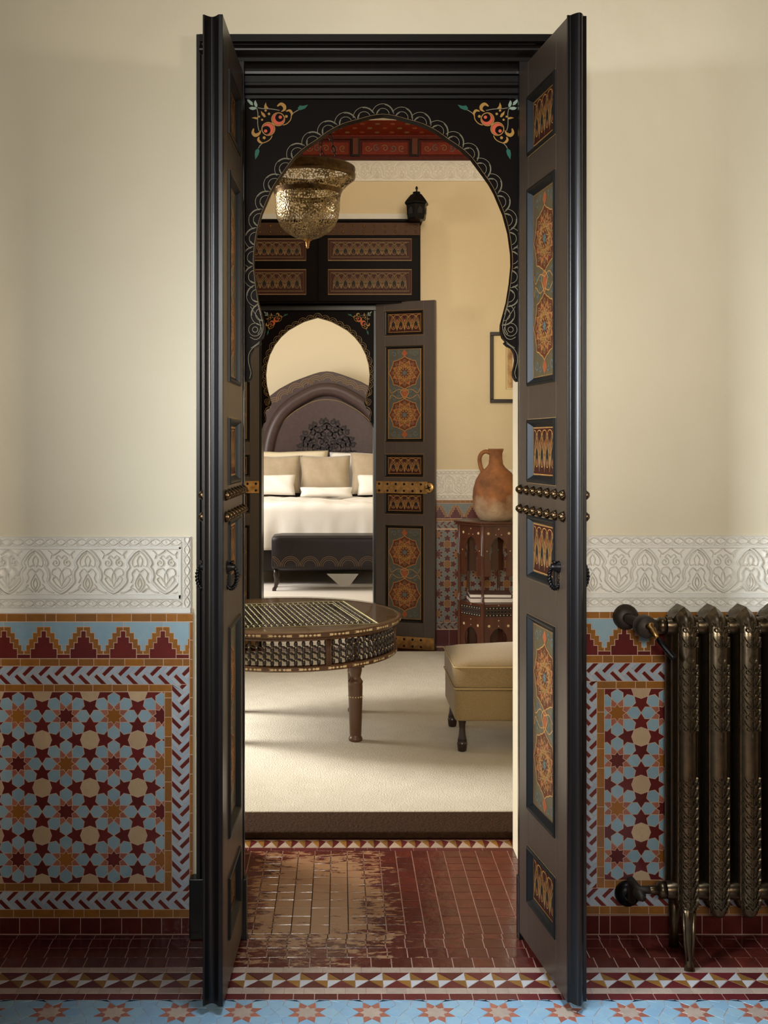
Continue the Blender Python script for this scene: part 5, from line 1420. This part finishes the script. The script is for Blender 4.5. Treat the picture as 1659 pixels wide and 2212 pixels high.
def relief():
    """cast foliage on the front column, wrapped round it"""
    rc=.0285; m=MB()
    fr=lambda u,v,w:((rc+w)*math.sin(u/rc),rc*.7-(rc+w)*math.cos(u/rc),v)
    def zone(za_,zb_):
        n=int(abs(zb_-za_)/.030)
        for i in range(n):
            z=za_+(zb_-za_)*(i+.5)/n
            for s in (1,-1):
                m.ribbon(spiral(s*.013,z,.011,1.2,PI/2+s*.6,s if i%2 else -s,12),.0042,fr,0,relief=.0055)
                m.ribbon(bez([(0,z-.012),(s*.008,z-.004),(s*.022,z+.014),(s*.026,z+.022)],4),[.0055]*13,fr,0,relief=.0055)
                m.ribbon(bez([(s*.002,z+.004),(s*.005,z+.018),(s*.001,z+.026)],4),[.005]*9,fr,0,relief=.0045)
                m.ribbon(bez([(s*.030,z-.010),(s*.034,z+.004),(s*.028,z+.014)],4),[.005]*9,fr,0,relief=.0045)
    zone(ZZ(1345,RY),ZZ(1408,RY)); zone(ZZ(1440,RY),ZZ(1585,RY)); zone(ZZ(1685,RY),ZZ(1970,RY))
    z=ZZ(1424,RY); m.ribbon([(.010*math.cos(2*PI*i/16),z+.012*math.sin(2*PI*i/16)) for i in range(16)],.005,fr,0,relief=.004,closed=True)
    for zz in (ZZ(1592,RY),ZZ(1676,RY)): m.ribbon([(0,zz-.012),(0,zz),(0,zz+.012)],[.003,.010,.003],fr,0,relief=.004)
    # two long mouldings at the sides of the column
    for s in (1,-1): m.ribbon([(s*.040,zbot+.05),(s*.040,(zbot+ztop)/2),(s*.040,ztop-.075)],.004,fr,0,relief=.002)
    return m.mesh('cast_relief',bronze,recalc=False)
REL=relief()
for i,x in enumerate(xs):
    s_=inst('section',SEC,ra,(x,RY,0)); inst('cast_relief',REL,s_)
def foot():
    m=MB()
    m.tube([(0,.0,zbot+.05),(-.004,-.004,zbot-.02),(-.002,-.006,.06),(0,-.008,.022),(0,-.012,.0)],[.024,.016,.011,.013,.017],10)
    for s in (-.014,.012): m.tube([(s*1.2,-.012,zbot+.02),(s,-.012,.08),(s*.5,-.014,.03)],[.006,.005,.006],6)
    m.tube([(0,.13,zbot+.05),(0,.14,.05),(0,.145,0)],[.024,.013,.017],10)
    return m.mesh('foot',bronze)
FT_=foot()
inst('foot',FT_,ra,(xs[0],RY+.012,0)); inst('foot',FT_,ra,(xs[-1],RY+.012,0))
# upper valve
vz=ztop-.062; vy=RY+.08; vx=xs[0]-pitch/2
m=MB(); m.lathe([(.022,0),(.026,-.004),(.026,-.022),(.018,-.026),(.018,-.05)],12,c=(vx,vy,vz),axis='x'); m.build('union_nut',bronze,ra)
bx=XX(1394,vy-.02); 
m=MB(); m.tube([(vx-.04,vy,vz),(bx,vy,vz)],.017,12); m.lathe([(.0005,-.052),(.030,-.048),(.034,-.040),(.034,.0),(.026,.02),(.020,.03)],18,c=(bx,vy,vz),axis='y'); m.build('valve_body',rust,ra)
ex,ez=XX(1352,-.02),ZZ(1333,-.02)
m=MB(); m.tube([(bx,vy+.02,vz),(bx-.006,vy+.07,vz),((bx+ex)/2,-.09,(vz+ez)/2),(ex,-.06,ez),(ex,-.004,ez)],.015,12); m.build('pipe',rust,ra)
m=MB(); m.lathe([(.016,-.032),(.024,-.030),(.036,-.022),(.041,-.012),(.041,-.002)],22,c=(ex,-.01,ez),axis='y'); m.build('wall_flange',rust,ra)
hx0=Vector((bx+.002,vy-.050,vz+.012)); hx1=Vector((XX(1420,vy-.075),vy-.078,ZZ(1379,vy-.078))); hx2=Vector((XX(1457,vy-.11),vy-.11,ZZ(1424,vy-.11)))
m=MB(); pts=[hx0+(hx1-hx0)*t for t in (0,.15,.3,.45,.6,.75,.9,1)]; m.tube([p[:] for p in pts],[.012,.015,.010,.013,.010,.012,.007,.006],10); m.build('brass_stem',brass,ra)
m=MB(); m.tube([hx1[:],(hx1+(hx2-hx1)*.1)[:],(hx1+(hx2-hx1)*.9)[:],hx2[:]],[.006,.009,.0095,.008],10); m.build('black_handle',iron,ra)
# lower connection
lz=zbot+.055
m=MB(); m.lathe([(.022,0),(.026,-.004),(.026,-.022),(.016,-.026),(.012,-.05)],12,c=(vx,vy,lz),axis='x'); m.build('union_nut',bronze,ra)
ex,ez=XX(1356,-.02),ZZ(1931,-.02); lx=XX(1381,vy)
m=MB(); m.tube([(vx-.03,vy,lz),(lx,vy,lz),(lx-.012,vy+.05,lz+.01),(ex,-.07,ez),(ex,-.004,ez)],.012,12); m.lathe([(.0005,-.036),(.011,-.034),(.012,-.02),(.016,-.018),(.018,.01)],14,c=(lx,vy,lz-.012),axis='y'); m.build('pipe',rust,ra)
m=MB(); m.lathe([(.014,-.032),(.024,-.030),(.036,-.022),(.041,-.012),(.041,-.002)],22,c=(ex,-.01,ez),axis='y'); m.build('wall_flange',iron,ra)
